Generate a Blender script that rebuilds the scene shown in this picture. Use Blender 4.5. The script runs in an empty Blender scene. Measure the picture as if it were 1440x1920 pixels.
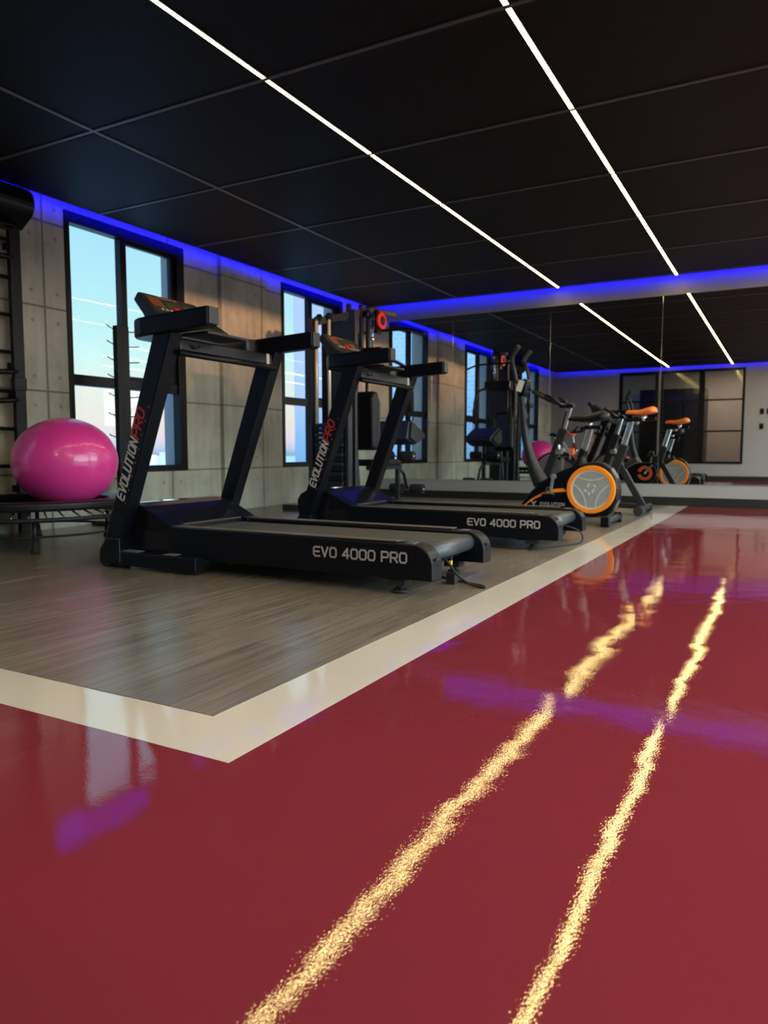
import bpy, bmesh, math, random
from mathutils import Vector, Matrix
random.seed(7)
PI = math.pi
SC = bpy.context.scene
COL = SC.collection

# ------------------------------------------------------------------ camera, world, sun, exposure
cam_d = bpy.data.cameras.new('camera')
cam = bpy.data.objects.new('camera', cam_d)
COL.objects.link(cam)
cam_d.sensor_fit = 'HORIZONTAL'
cam_d.sensor_width = 36.0
cam_d.lens = 34.5
cam_d.clip_start = 0.02
cam_d.clip_end = 9000
PITCH = math.atan(115 / 1380)
YAW = math.radians(28.66)
cam.location = (0, 0, 0.6)
cam.rotation_euler = (PI / 2 - PITCH, 0, YAW)
cam_d.dof.use_dof = True
cam_d.dof.focus_distance = 1.9
cam_d.dof.aperture_fstop = 6.5
SC.camera = cam
SC.view_settings.view_transform = 'Standard'
SC.view_settings.look = 'None'
SC.view_settings.gamma = 1.0
SC.view_settings.use_curve_mapping = False
SC.view_settings.exposure = 0.30

LED_WHITE = 30.0
LED_FILL = 34.5
LED_BLUE = 85.0
SKY = 1.06
SUN = 4.6
EVENING = 9.6     # how much brighter the sunset side of the sky is

W = bpy.data.worlds.new('world')
SC.world = W
W.use_nodes = True
nt = W.node_tree
nt.nodes.clear()
wo = nt.nodes.new('ShaderNodeOutputWorld')
bg = nt.nodes.new('ShaderNodeBackground')
tc = nt.nodes.new('ShaderNodeTexCoord')
sp = nt.nodes.new('ShaderNodeSeparateXYZ')
rp = nt.nodes.new('ShaderNodeValToRGB')
mr = nt.nodes.new('ShaderNodeMapRange')
mr.inputs[1].default_value = -0.1
mr.inputs[2].default_value = 0.9
nt.links.new(tc.outputs['Generated'], sp.inputs[0])
nt.links.new(sp.outputs[2], mr.inputs[0])
nt.links.new(mr.outputs[0], rp.inputs[0])
stops = [(0.0, (.20, .30, .42)), (0.096, (.26, .38, .56)), (0.103, (.48, .55, .72)), (0.115, (.72, .62, .70)),
         (0.14, (.74, .70, .63)), (0.18, (.68, .76, .69)), (0.215, (.54, .80, .76)), (0.28, (.43, .74, .79)), (0.38, (.34, .65, .80)), (1.0, (.12, .26, .55))]
el = rp.color_ramp.elements
el[0].position = stops[0][0]; el[0].color = (*stops[0][1], 1)
el[1].position = stops[-1][0]; el[1].color = (*stops[-1][1], 1)
for p, c in stops[1:-1]:
    e = el.new(p); e.color = (*c, 1)
# the evening side of the sky (towards +x) is warmer
mw = nt.nodes.new('ShaderNodeMapRange')
mw.inputs[1].default_value = -0.2
mw.inputs[2].default_value = 0.9
nt.links.new(sp.outputs[0], mw.inputs[0])
mx = nt.nodes.new('ShaderNodeMix'); mx.data_type = 'RGBA'; mx.blend_type = 'MULTIPLY'
nt.links.new(mw.outputs[0], mx.inputs[0])
nt.links.new(rp.outputs[0], mx.inputs[6])
mx.inputs[7].default_value = (1.0 * EVENING, .97 * EVENING, 1.0 * EVENING, 1)
nt.links.new(mx.outputs[2], bg.inputs[0])
bg.inputs[1].default_value = SKY
nt.links.new(bg.outputs[0], wo.inputs[0])

sun_d = bpy.data.lights.new('evening_sun', 'SUN')
sun_d.energy = SUN
sun_d.angle = math.radians(1.2)
sun_d.color = (1.0, .50, .24)
sun = bpy.data.objects.new('evening_sun', sun_d)
COL.objects.link(sun)
sun.rotation_euler = Vector((1, -0.44, 0.031)).to_track_quat('Z', 'Y').to_euler()
sun.location = (9, 5, 3)

# ------------------------------------------------------------------ materials
MATS = {}
def mat(name, base=(.5, .5, .5), rough=.5, metal=0., spec=.5, coat=0., coat_r=.03, emit=None, es=0., bump=None, var=None, sheen=0.):
    """bump=(scale, strength, distance); var=(scale, other colour, amount)"""
    if name in MATS: return MATS[name]
    m = bpy.data.materials.new(name); m.use_nodes = True
    n = m.node_tree; b = n.nodes['Principled BSDF']
    b.inputs['Base Color'].default_value = (*base, 1)
    b.inputs['Roughness'].default_value = rough
    b.inputs['Metallic'].default_value = metal
    b.inputs['Specular IOR Level'].default_value = spec
    b.inputs['Coat Weight'].default_value = coat
    b.inputs['Coat Roughness'].default_value = coat_r
    b.inputs['Sheen Weight'].default_value = sheen
    if emit:
        b.inputs['Emission Color'].default_value = (*emit, 1)
        b.inputs['Emission Strength'].default_value = es
    t = n.nodes.new('ShaderNodeTexCoord')
    if var:
        nz = n.nodes.new('ShaderNodeTexNoise'); nz.inputs['Scale'].default_value = var[0]; nz.inputs['Detail'].default_value = 5
        n.links.new(t.outputs['Object'], nz.inputs['Vector'])
        mxx = n.nodes.new('ShaderNodeMix'); mxx.data_type = 'RGBA'
        mp = n.nodes.new('ShaderNodeMapRange'); mp.inputs[1].default_value = .35; mp.inputs[2].default_value = .65; mp.inputs[4].default_value = var[2]
        n.links.new(nz.outputs['Fac'], mp.inputs[0]); n.links.new(mp.outputs[0], mxx.inputs[0])
        mxx.inputs[6].default_value = (*base, 1); mxx.inputs[7].default_value = (*var[1], 1)
        n.links.new(mxx.outputs[2], b.inputs['Base Color'])
    if bump:
        nz = n.nodes.new('ShaderNodeTexNoise'); nz.inputs['Scale'].default_value = bump[0]; nz.inputs['Detail'].default_value = 3
        n.links.new(t.outputs['Object'], nz.inputs['Vector'])
        bp = n.nodes.new('ShaderNodeBump'); bp.inputs['Strength'].default_value = bump[1]; bp.inputs['Distance'].default_value = bump[2]
        n.links.new(nz.outputs['Fac'], bp.inputs['Height']); n.links.new(bp.outputs[0], b.inputs['Normal'])
    MATS[name] = m
    return m

BLACK = mat('black_powder_coat', (.002, .003, .006), .40, spec=.24, bump=(350, .15, .001))
BLACK2 = mat('black_satin_plastic', (.0025, .0035, .007), .30, spec=.28, bump=(250, .05, .001))
GLOSSB = mat('black_gloss_plastic', (.006, .006, .010), .2)
DARKG = mat('dark_grey_metal', (.015, .017, .021), .38, spec=.32, bump=(200, .1, .001))
MIDG = mat('grey_plastic', (.16, .17, .18), .4)
RUBBER = mat('black_rubber', (.01, .01, .01), .75)
BELT = mat('running_belt', (.055, .052, .048), .6, bump=(500, .5, .002), var=(40, (.04, .038, .035), .6))
FOAM = mat('black_foam', (.012, .012, .014), .9, bump=(300, .3, .002))
CHROME = mat('chrome', (.80, .84, .86), .20, .9)
RODM = mat('polished_guide_rod', (.85, .78, .68), .35, .25)  # warm light on the chrome rods is put into this colour
BRUSHED = mat('brushed_silver', (.55, .54, .52), .3, 1.0)
ORANGE = mat('orange_plastic', (.90, .26, .015), .3)
ORANGER = mat('red_orange_plastic', (.75, .10, .02), .35)
SADOR = mat('orange_vinyl', (.85, .20, .03), .35)
RED = mat('red_plastic', (.65, .02, .015), .3)
GREYD = mat('grey_disc', (.30, .32, .31), .35, var=(14, (.26, .28, .27), .6))
LGREYD = mat('light_grey_inlay', (.55, .56, .55), .3)
NAVY = mat('navy_vinyl', (.012, .018, .045), .4, bump=(200, .1, .001))
VINYLG = mat('grey_vinyl', (.04, .04, .042), .45, bump=(200, .1, .001))
LETW = mat('pale_lettering', (.42, .38, .38), .5)
LETW2 = mat('white_lettering', (.62, .60, .58), .5)
LETR = mat('red_lettering', (.55, .035, .02), .5)
LETO = mat('orange_print', (.26, .07, .03), .5)
LCD = mat('lcd_screen', (.055, .06, .04), .2)
SCREENW = mat('pale_screen', (.65, .68, .66), .2)
CONS = mat('console_face', (.035, .034, .028), .3)
YELLOW = mat('yellow_tag', (.80, .55, .01), .5)
FRAME = mat('black_window_frame', (.004, .004, .004), .4, spec=.22, bump=(150, .1, .001))
PAINT = mat('grey_wall_paint', (.29, .285, .28), .75, bump=(60, .1, .002), var=(1.3, (.25, .24, .235), .5))
CEIL_T = mat('ceiling_trim_metal', (.065, .065, .068), .45)
SILVERT = mat('ceiling_trim_bright', (.14, .138, .138), .4)
PLENUM = mat('dark_plenum', (.03, .03, .03), .8)
REVEAL = mat('outside_reveal_render', (.42, .40, .37), .7, var=(2, (.37, .35, .33), .5))
REDB = mat('dark_red_frame', (.22, .025, .02), .35)

def concrete():
    m = bpy.data.materials.new('board_marked_concrete'); m.use_nodes = True
    n = m.node_tree; N = n.nodes; L = n.links; b = N['Principled BSDF']
    g = N.new('ShaderNodeNewGeometry'); s = N.new('ShaderNodeSeparateXYZ'); L.new(g.outputs['Position'], s.inputs[0])
    def M(op, a, c=None, d=None):
        k = N.new('ShaderNodeMath'); k.operation = op
        for i, v in enumerate((a, c, d)):
            if v is None: continue
            if isinstance(v, (int, float)): k.inputs[i].default_value = v
            else: L.new(v, k.inputs[i])
        return k.outputs[0]
    Y, Z = s.outputs[1], s.outputs[2]
    def per(v, off, p):      # distance to the nearest joint
        return M('PINGPONG', M('ADD', v, -off + 40 * p), p / 2)
    dy = per(Y, 3.74, 1.28); dz = per(Z, 1.05, .63)
    def line(d, w):
        mp = N.new('ShaderNodeMapRange'); mp.inputs[1].default_value = w * .4; mp.inputs[2].default_value = w
        mp.inputs[3].default_value = 1; mp.inputs[4].default_value = 0
        L.new(d, mp.inputs[0]); return mp.outputs[0]
    joints = M('MAXIMUM', line(dy, .012), line(dz, .010))
    hy = M('SUBTRACT', dy, .11); hz = M('SUBTRACT', dz, .11)
    hd = M('SQRT', M('ADD', M('MULTIPLY', hy, hy), M('MULTIPLY', hz, hz)))
    hole = line(hd, .018)
    dark = M('MAXIMUM', joints, M('MULTIPLY', hole, .7))
    n1 = N.new('ShaderNodeTexNoise'); n1.inputs['Scale'].default_value = 2.2; n1.inputs['Detail'].default_value = 8; n1.inputs['Roughness'].default_value = .62
    n2 = N.new('ShaderNodeTexNoise'); n2.inputs['Scale'].default_value = 55; n2.inputs['Detail'].default_value = 4
    L.new(g.outputs['Position'], n1.inputs['Vector']); L.new(g.outputs['Position'], n2.inputs['Vector'])
    # vertical streaks
    mpv = N.new('ShaderNodeMapping'); mpv.inputs['Scale'].default_value = (9, 9, .8); L.new(g.outputs['Position'], mpv.inputs[0])
    n3 = N.new('ShaderNodeTexNoise'); n3.inputs['Scale'].default_value = 1.5; n3.inputs['Detail'].default_value = 4; L.new(mpv.outputs[0], n3.inputs['Vector'])
    r = N.new('ShaderNodeValToRGB'); e = r.color_ramp.elements
    e[0].position = .28; e[0].color = (.20, .19, .155, 1); e[1].position = .72; e[1].color = (.54, .52, .45, 1)
    k = e.new(.5); k.color = (.40, .385, .325, 1)
    mixn = M('ADD', M('MULTIPLY', n1.outputs['Fac'], .62), M('ADD', M('MULTIPLY', n3.outputs['Fac'], .28), M('MULTIPLY', n2.outputs['Fac'], .10)))
    L.new(mixn, r.inputs[0])
    mx = N.new('ShaderNodeMix'); mx.data_type = 'RGBA'; L.new(M('MULTIPLY', dark, .72), mx.inputs[0]); L.new(r.outputs[0], mx.inputs[6]); mx.inputs[7].default_value = (.07, .065, .06, 1)
    L.new(mx.outputs[2], b.inputs['Base Color'])
    b.inputs['Roughness'].default_value = .78
    bp = N.new('ShaderNodeBump'); bp.inputs['Strength'].default_value = .5; bp.inputs['Distance'].default_value = .006
    h = M('SUBTRACT', M('MULTIPLY', n2.outputs['Fac'], .2), dark)
    L.new(h, bp.inputs['Height']); L.new(bp.outputs[0], b.inputs['Normal'])
    return m
CONC = concrete()

def floor_gloss(name, base, var, bigbump=.45, rough=.012, fine=.65):
    m = bpy.data.materials.new(name); m.use_nodes = True
    n = m.node_tree; N = n.nodes; L = n.links; b = N['Principled BSDF']
    t = N.new('ShaderNodeTexCoord')
    nz = N.new('ShaderNodeTexNoise'); nz.inputs['Scale'].default_value = .9; nz.inputs['Detail'].default_value = 6
    L.new(t.outputs['Object'], nz.inputs['Vector'])
    mx = N.new('ShaderNodeMix'); mx.data_type = 'RGBA'; L.new(nz.outputs['Fac'], mx.inputs[0])
    mx.inputs[6].default_value = (*base, 1); mx.inputs[7].default_value = (*var, 1)
    # little dust specks
    vo = N.new('ShaderNodeTexVoronoi'); vo.inputs['Scale'].default_value = 5.0; L.new(t.outputs['Object'], vo.inputs['Vector'])
    sm = N.new('ShaderNodeMapRange'); sm.inputs[1].default_value = .012; sm.inputs[2].default_value = .022; sm.inputs[3].default_value = .55; sm.inputs[4].default_value = 0
    L.new(vo.outputs['Distance'], sm.inputs[0])
    m2 = N.new('ShaderNodeMix'); m2.data_type = 'RGBA'; L.new(sm.outputs[0], m2.inputs[0]); L.new(mx.outputs[2], m2.inputs[6]); m2.inputs[7].default_value = (.5, .33, .25, 1)
    L.new(m2.outputs[2], b.inputs['Base Color'])
    b.inputs['Roughness'].default_value = rough
    b.inputs['Specular IOR Level'].default_value = .9
    b1 = N.new('ShaderNodeTexNoise'); b1.inputs['Scale'].default_value = 3.2; b1.inputs['Detail'].default_value = 2.5; b1.inputs['Roughness'].default_value = .45
    b2 = N.new('ShaderNodeTexNoise'); b2.inputs['Scale'].default_value = 300; b2.inputs['Detail'].default_value = 1
    L.new(t.outputs['Object'], b1.inputs['Vector']); L.new(t.outputs['Object'], b2.inputs['Vector'])
    p1 = N.new('ShaderNodeBump'); p1.inputs['Strength'].default_value = .5 * bigbump; p1.inputs['Distance'].default_value = .010
    p2 = N.new('ShaderNodeBump'); p2.inputs['Strength'].default_value = .5 * fine; p2.inputs['Distance'].default_value = .00016
    L.new(b1.outputs['Fac'], p1.inputs['Height']); L.new(b2.outputs['Fac'], p2.inputs['Height'])
    L.new(p1.outputs[0], p2.inputs['Normal']); L.new(p2.outputs[0], b.inputs['Normal'])
    return m
REDF = floor_gloss('red_epoxy_floor', (.21, .025, .036), (.18, .022, .032))
CREAM = floor_gloss('cream_epoxy_border', (.60, .55, .47), (.55, .50, .43))

def wood():
    m = bpy.data.materials.new('grey_brown_vinyl_planks'); m.use_nodes = True
    n = m.node_tree; N = n.nodes; L = n.links; b = N['Principled BSDF']
    t = N.new('ShaderNodeTexCoord')
    mp = N.new('ShaderNodeMapping'); mp.inputs['Scale'].default_value = (38, 1.6, 1); L.new(t.outputs['Object'], mp.inputs[0])
    n1 = N.new('ShaderNodeTexNoise'); n1.inputs['Scale'].default_value = 1; n1.inputs['Detail'].default_value = 7; n1.inputs['Roughness'].default_value = .65; L.new(mp.outputs[0], n1.inputs['Vector'])
    br = N.new('ShaderNodeTexBrick'); br.inputs['Scale'].default_value = 1; br.inputs['Mortar Size'].default_value = .0015; br.inputs['Brick Width'].default_value = 1.2; br.inputs['Row Height'].default_value = .18
    br.inputs['Color1'].default_value = (.85, .85, .85, 1); br.inputs['Color2'].default_value = (1.1, 1.1, 1.1, 1); br.inputs['Mortar'].default_value = (.55, .55, .55, 1)
    mr_ = N.new('ShaderNodeMapping'); mr_.inputs['Rotation'].default_value = (0, 0, PI / 2); L.new(t.outputs['Object'], mr_.inputs[0]); L.new(mr_.outputs[0], br.inputs['Vector'])
    r = N.new('ShaderNodeValToRGB'); e = r.color_ramp.elements
    e[0].position = .3; e[0].color = (.105, .087, .066, 1); e[1].position = .75; e[1].color = (.245, .21, .168, 1)
    L.new(n1.outputs['Fac'], r.inputs[0])
    mx = N.new('ShaderNodeMix'); mx.data_type = 'RGBA'; mx.blend_type = 'MULTIPLY'; mx.inputs[0].default_value = 1
    L.new(r.outputs[0], mx.inputs[6]); L.new(br.outputs['Color'], mx.inputs[7]); L.new(mx.outputs[2], b.inputs['Base Color'])
    b.inputs['Roughness'].default_value = .27; b.inputs['Specular IOR Level'].default_value = .9
    bp = N.new('ShaderNodeBump'); bp.inputs['Strength'].default_value = .18; bp.inputs['Distance'].default_value = .001
    L.new(n1.outputs['Fac'], bp.inputs['Height'])
    n4 = N.new('ShaderNodeTexNoise'); n4.inputs['Scale'].default_value = 7; n4.inputs['Detail'].default_value = 3; L.new(t.outputs['Object'], n4.inputs['Vector'])
    b4 = N.new('ShaderNodeBump'); b4.inputs['Strength'].default_value = .12; b4.inputs['Distance'].default_value = .006
    L.new(n4.outputs['Fac'], b4.inputs['Height']); L.new(b4.outputs[0], bp.inputs['Normal'])
    L.new(bp.outputs[0], b.inputs['Normal'])
    return m
WOOD = wood()

def mesh_ceiling():
    m = bpy.data.materials.new('black_expanded_mesh_panel'); m.use_nodes = True
    n = m.node_tree; N = n.nodes; L = n.links; b = N['Principled BSDF']
    t = N.new('ShaderNodeTexCoord')
    mp = N.new('ShaderNodeMapping'); mp.inputs['Scale'].default_value = (70, 120, 1); mp.inputs['Rotation'].default_value = (0, 0, .6); L.new(t.outputs['Object'], mp.inputs[0])
    v = N.new('ShaderNodeTexVoronoi'); v.inputs['Scale'].default_value = 1; v.inputs['Randomness'].default_value = .15; L.new(mp.outputs[0], v.inputs['Vector'])
    r = N.new('ShaderNodeValToRGB'); e = r.color_ramp.elements
    e[0].position = .25; e[0].color = (.001, .001, .0012, 1); e[1].position = .55; e[1].color = (.0085, .0088, .0095, 1)
    L.new(v.outputs['Distance'], r.inputs[0]); L.new(r.outputs[0], b.inputs['Base Color'])
    b.inputs['Roughness'].default_value = .6; b.inputs['Specular IOR Level'].default_value = .12
    bp = N.new('ShaderNodeBump'); bp.inputs['Strength'].default_value = .4; bp.inputs['Distance'].default_value = .002
    L.new(v.outputs['Distance'], bp.inputs['Height']); L.new(bp.outputs[0], b.inputs['Normal'])
    return m
CEILM = mesh_ceiling()

def thin_glass(name, tint=(1, 1, 1), boost=1.0, rough=0.0):
    m = bpy.data.materials.new(name); m.use_nodes = True
    n = m.node_tree; N = n.nodes; L = n.links; N.clear()
    o = N.new('ShaderNodeOutputMaterial'); mx = N.new('ShaderNodeMixShader'); tr = N.new('ShaderNodeBsdfTransparent'); gl = N.new('ShaderNodeBsdfGlossy')
    fr = N.new('ShaderNodeFresnel'); fr.inputs['IOR'].default_value = 1.5
    ml = N.new('ShaderNodeMath'); ml.operation = 'MULTIPLY'; ml.inputs[1].default_value = boost; ml.use_clamp = True
    tr.inputs[0].default_value = (*tint, 1); gl.inputs['Roughness'].default_value = rough
    ge = N.new('ShaderNodeNewGeometry'); mm = N.new('ShaderNodeMapRange'); mm.inputs[3].default_value = 1.5; mm.inputs[4].default_value = 1 / 1.5
    L.new(ge.outputs['Backfacing'], mm.inputs[0]); L.new(mm.outputs[0], fr.inputs['IOR'])      # same reflectance on both faces of the pane
    L.new(fr.outputs[0], ml.inputs[0]); L.new(ml.outputs[0], mx.inputs[0]); L.new(tr.outputs[0], mx.inputs[1]); L.new(gl.outputs[0], mx.inputs[2]); L.new(mx.outputs[0], o.inputs[0])
    return m
GLASS = thin_glass('window_glass', (.97, .99, 1.0), .75)
DGLASS = thin_glass('partition_glass', (.75, .73, .72), 1.2, .08)

def mirror_m():
    m = bpy.data.materials.new('mirror_glass'); m.use_nodes = True
    n = m.node_tree; N = n.nodes; b = N['Principled BSDF']
    b.inputs['Base Color'].default_value = (.80, .82, .81, 1); b.inputs['Metallic'].default_value = 1; b.inputs['Roughness'].default_value = .0
    return m
MIRROR = mirror_m()
SEAM = mat('mirror_polished_edge', (.55, .58, .6), .12, .8)

def emit(name, col, s):
    m = bpy.data.materials.new(name); m.use_nodes = True
    n = m.node_tree; N = n.nodes; L = n.links; N.clear()
    o = N.new('ShaderNodeOutputMaterial'); e = N.new('ShaderNodeEmission'); e.inputs[0].default_value = (*col, 1); e.inputs[1].default_value = s
    L.new(e.outputs[0], o.inputs[0]); return m
LEDW = emit('warm_led_diffuser', (1.0, .80, .29), LED_WHITE)
LEDFILL = emit('neutral_led_diffuser', (1.0, .90, .76), LED_FILL)  # for the added wide lines that brighten the room
LEDB = emit('blue_led_tape', (.0, .0, 1.0), LED_BLUE)

def pink():
    m = mat('pink_ball_vinyl', (.95, .055, .36), .30, coat=.6, coat_r=.12)
    n = m.node_tree; N = n.nodes; L = n.links; b = N['Principled BSDF']
    b.inputs['Subsurface Weight'].default_value = .15; b.inputs['Subsurface Radius'].default_value = (.1, .03, .05)
    t = N.new('ShaderNodeTexCoord'); mp = N.new('ShaderNodeMapping'); mp.inputs['Scale'].default_value = (26, 26, 1.2); L.new(t.outputs['Object'], mp.inputs[0])
    nz = N.new('ShaderNodeTexNoise'); nz.inputs['Scale'].default_value = 1.0; nz.inputs['Detail'].default_value = 3; L.new(mp.outputs[0], nz.inputs['Vector'])
    bp = N.new('ShaderNodeBump'); bp.inputs['Strength'].default_value = .25; bp.inputs['Distance'].default_value = .003
    L.new(nz.outputs['Fac'], bp.inputs['Height']); L.new(bp.outputs[0], b.inputs['Normal'])
    return m
PINK = pink()

def tiles_m():
    m = bpy.data.materials.new('pale_blue_facade_tiles'); m.use_nodes = True
    n = m.node_tree; N = n.nodes; L = n.links; b = N['Principled BSDF']
    g = N.new('ShaderNodeNewGeometry'); mp = N.new('ShaderNodeMapping'); mp.inputs['Rotation'].default_value = (PI / 2, 0, 0); L.new(g.outputs['Position'], mp.inputs[0])
    br = N.new('ShaderNodeTexBrick'); br.inputs['Scale'].default_value = 1; br.inputs['Brick Width'].default_value = .24; br.inputs['Row Height'].default_value = .12; br.inputs['Mortar Size'].default_value = .012
    br.inputs['Color1'].default_value = (.50, .62, .74, 1); br.inputs['Color2'].default_value = (.42, .55, .70, 1); br.inputs['Mortar'].default_value = (.62, .70, .78, 1)
    L.new(mp.outputs[0], br.inputs['Vector']); L.new(br.outputs[0], b.inputs['Base Color']); b.inputs['Roughness'].default_value = .6
    return m
TILES = tiles_m()

# ------------------------------------------------------------------ mesh helpers
class MB:
    def __init__(s, off=(0, 0, 0)):
        s.bm = bmesh.new(); s.off = Vector(off); s.smooth = []
    def v(s, p): return s.bm.verts.new(Vector(p) - s.off)
    def box(s, a, b):
        x0, y0, z0 = [min(a[i], b[i]) for i in range(3)]; x1, y1, z1 = [max(a[i], b[i]) for i in range(3)]
        V = [s.v(p) for p in ((x0, y0, z0), (x1, y0, z0), (x1, y1, z0), (x0, y1, z0), (x0, y0, z1), (x1, y0, z1), (x1, y1, z1), (x0, y1, z1))]
        for f in ((0, 3, 2, 1), (4, 5, 6, 7), (0, 1, 5, 4), (1, 2, 6, 5), (2, 3, 7, 6), (3, 0, 4, 7)): s.bm.faces.new([V[i] for i in f])
        return s
    def bar(s, p, q, w, h, up=(0, 0, 1)):
        """rectangular bar from p to q, w across, h along 'up'"""
        p, q = Vector(p), Vector(q); d = (q - p).normalized(); u = Vector(up)
        sd = d.cross(u).normalized() * w / 2; u2 = sd.cross(d).normalized() * h / 2
        R = [[s.v(c + sd * a + u2 * b) for a, b in ((-1, -1), (1, -1), (1, 1), (-1, 1))] for c in (p, q)]
        s.bm.faces.new(R[0]); s.bm.faces.new(R[1][::-1])
        for i in range(4):
            j = (i + 1) % 4; s.bm.faces.new([R[0][j], R[0][i], R[1][i], R[1][j]])
        return s
    def tube(s, pts, r, n=12, caps=True, closed=False):
        pts = [Vector(p) for p in pts]; m = len(pts)
        rs = r if isinstance(r, (list, tuple)) else [r] * m
        rings = []; prev = None
        for i, p in enumerate(pts):
            if closed: d = (pts[(i + 1) % m] - pts[i - 1]).normalized()
            else: d = ((pts[i + 1] if i < m - 1 else p) - (pts[i - 1] if i else p)).normalized()
            if prev is None:
                a = Vector((0, 0, 1)) if abs(d.z) < .9 else Vector((1, 0, 0)); prev = d.cross(a).normalized()
            e = (prev - d * prev.dot(d)).normalized(); prev = e; f = d.cross(e)
            rings.append([s.v(p + (e * math.cos(2 * PI * k / n) + f * math.sin(2 * PI * k / n)) * rs[i]) for k in range(n)])
        for i in range(m if closed else m - 1):
            A, B = rings[i], rings[(i + 1) % m]
            for k in range(n):
                fc = s.bm.faces.new([A[k], A[(k + 1) % n], B[(k + 1) % n], B[k]]); s.smooth.append(fc)
        if caps and not closed:
            s.bm.faces.new(rings[0][::-1]); s.bm.faces.new(rings[-1])
        return s
    def cyl(s, p, q, r, n=20): return s.tube([p, q], r, n)
    def prism(s, pts, ax, a, b, taper=None):
        """polygon pts (2D) extruded along axis ax from a to b"""
        def P(u, v, w): return {0: (w, u, v), 1: (u, w, v), 2: (u, v, w)}[ax]
        A = [s.v(P(u, v, a)) for u, v in pts]; B = [s.v(P(u, v, b)) for u, v in pts]
        s.bm.faces.new(A); s.bm.faces.new(B[::-1]); m = len(pts)
        for i in range(m): s.bm.faces.new([A[(i + 1) % m], A[i], B[i], B[(i + 1) % m]])
        return s
    def ball(s, c, r, seg=32, rings=20, sc=(1, 1, 1)):
        r0 = bmesh.ops.create_uvsphere(s.bm, u_segments=seg, v_segments=rings, radius=r)
        for v in r0['verts']: v.co = Vector((v.co.x * sc[0], v.co.y * sc[1], v.co.z * sc[2])) + Vector(c) - s.off
        for f in s.bm.faces:
            if len(f.verts) <= 4 and f.verts[0] in r0['verts']: f.smooth = True
        return s
    def ringdisc(s, c, r0, r1, ax_len, ax=1, n=48, ang=(0, 2 * PI)):
        """annulus (r0 inner, r1 outer) centred c, thickness ax_len along axis"""
        full = abs(ang[1] - ang[0] - 2 * PI) < 1e-6; m = n if full else n + 1
        def P(r, t, w):
            u, v = r * math.cos(t), r * math.sin(t)
            o = {0: (w, u, v), 1: (u, w, v), 2: (u, v, w)}[ax]; return (c[0] + o[0], c[1] + o[1], c[2] + o[2])
        R = []
        for i in range(m):
            t = ang[0] + (ang[1] - ang[0]) * i / n
            R.append([s.v(P(r0, t, -ax_len / 2)), s.v(P(r1, t, -ax_len / 2)), s.v(P(r1, t, ax_len / 2)), s.v(P(r0, t, ax_len / 2))])
        for i in range(n if full else n):
            A, B = R[i], R[(i + 1) % m]
            for k in range(4):
                j = (k + 1) % 4; s.bm.faces.new([A[k], A[j], B[j], B[k]])
        if not full: s.bm.faces.new(R[0]); s.bm.faces.new(R[-1][::-1])
        return s
    def build(s, name, m, parent=None, bevel=0.0, shade=False, seg=2):
        bmesh.ops.recalc_face_normals(s.bm, faces=s.bm.faces)
        for f in s.smooth:
            if f.is_valid: f.smooth = True
        if shade:
            for f in s.bm.faces: f.smooth = True
        me = bpy.data.meshes.new(name); s.bm.to_mesh(me); s.bm.free()
        me.materials.append(m)
        o = bpy.data.objects.new(name, me); COL.objects.link(o)
        if parent: o.parent = parent
        if bevel:
            b = o.modifiers.new('bevel', 'BEVEL'); b.width = bevel; b.segments = seg; b.limit_method = 'ANGLE'; b.angle_limit = .6; b.harden_normals = False
        return o

def empty(name, loc, label, cat, group=None, rz=0):
    o = bpy.data.objects.new(name, None); COL.objects.link(o); o.location = loc; o.rotation_euler = (0, 0, rz)
    o.empty_display_size = .1
    return tag(o, label, cat, group)
def tag(o, label, cat, group=None):
    o['label'] = label; o['category'] = cat
    if group: o['group'] = group
    return o
def struct(o):
    o['kind'] = 'structure'; return o
def kids(o): return [c for c in bpy.data.objects if c.parent == o]
def copy_tree(o, parent=None):
    c = o.copy(); COL.objects.link(c)
    if parent: c.parent = parent
    for ch in kids(o): copy_tree(ch, c)
    return c
def arc(c, r, a0, a1, n):
    return [(c[0] + r * math.cos(a0 + (a1 - a0) * i / n), c[1] + r * math.sin(a0 + (a1 - a0) * i / n)) for i in range(n + 1)]
def catmull(pts, k=6):
    P = [Vector(p) for p in pts]; out = []
    for i in range(len(P) - 1):
        a = P[i - 1] if i else P[i] * 2 - P[i + 1]; b, c = P[i], P[i + 1]; d = P[i + 2] if i + 2 < len(P) else c * 2 - b
        for j in range(k):
            t = j / k
            out.append(.5 * ((2 * b) + (c - a) * t + (2 * a - 5 * b + 4 * c - d) * t * t + (3 * b - a - 3 * c + d) * t ** 3))
    out.append(P[-1]); return out

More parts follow.
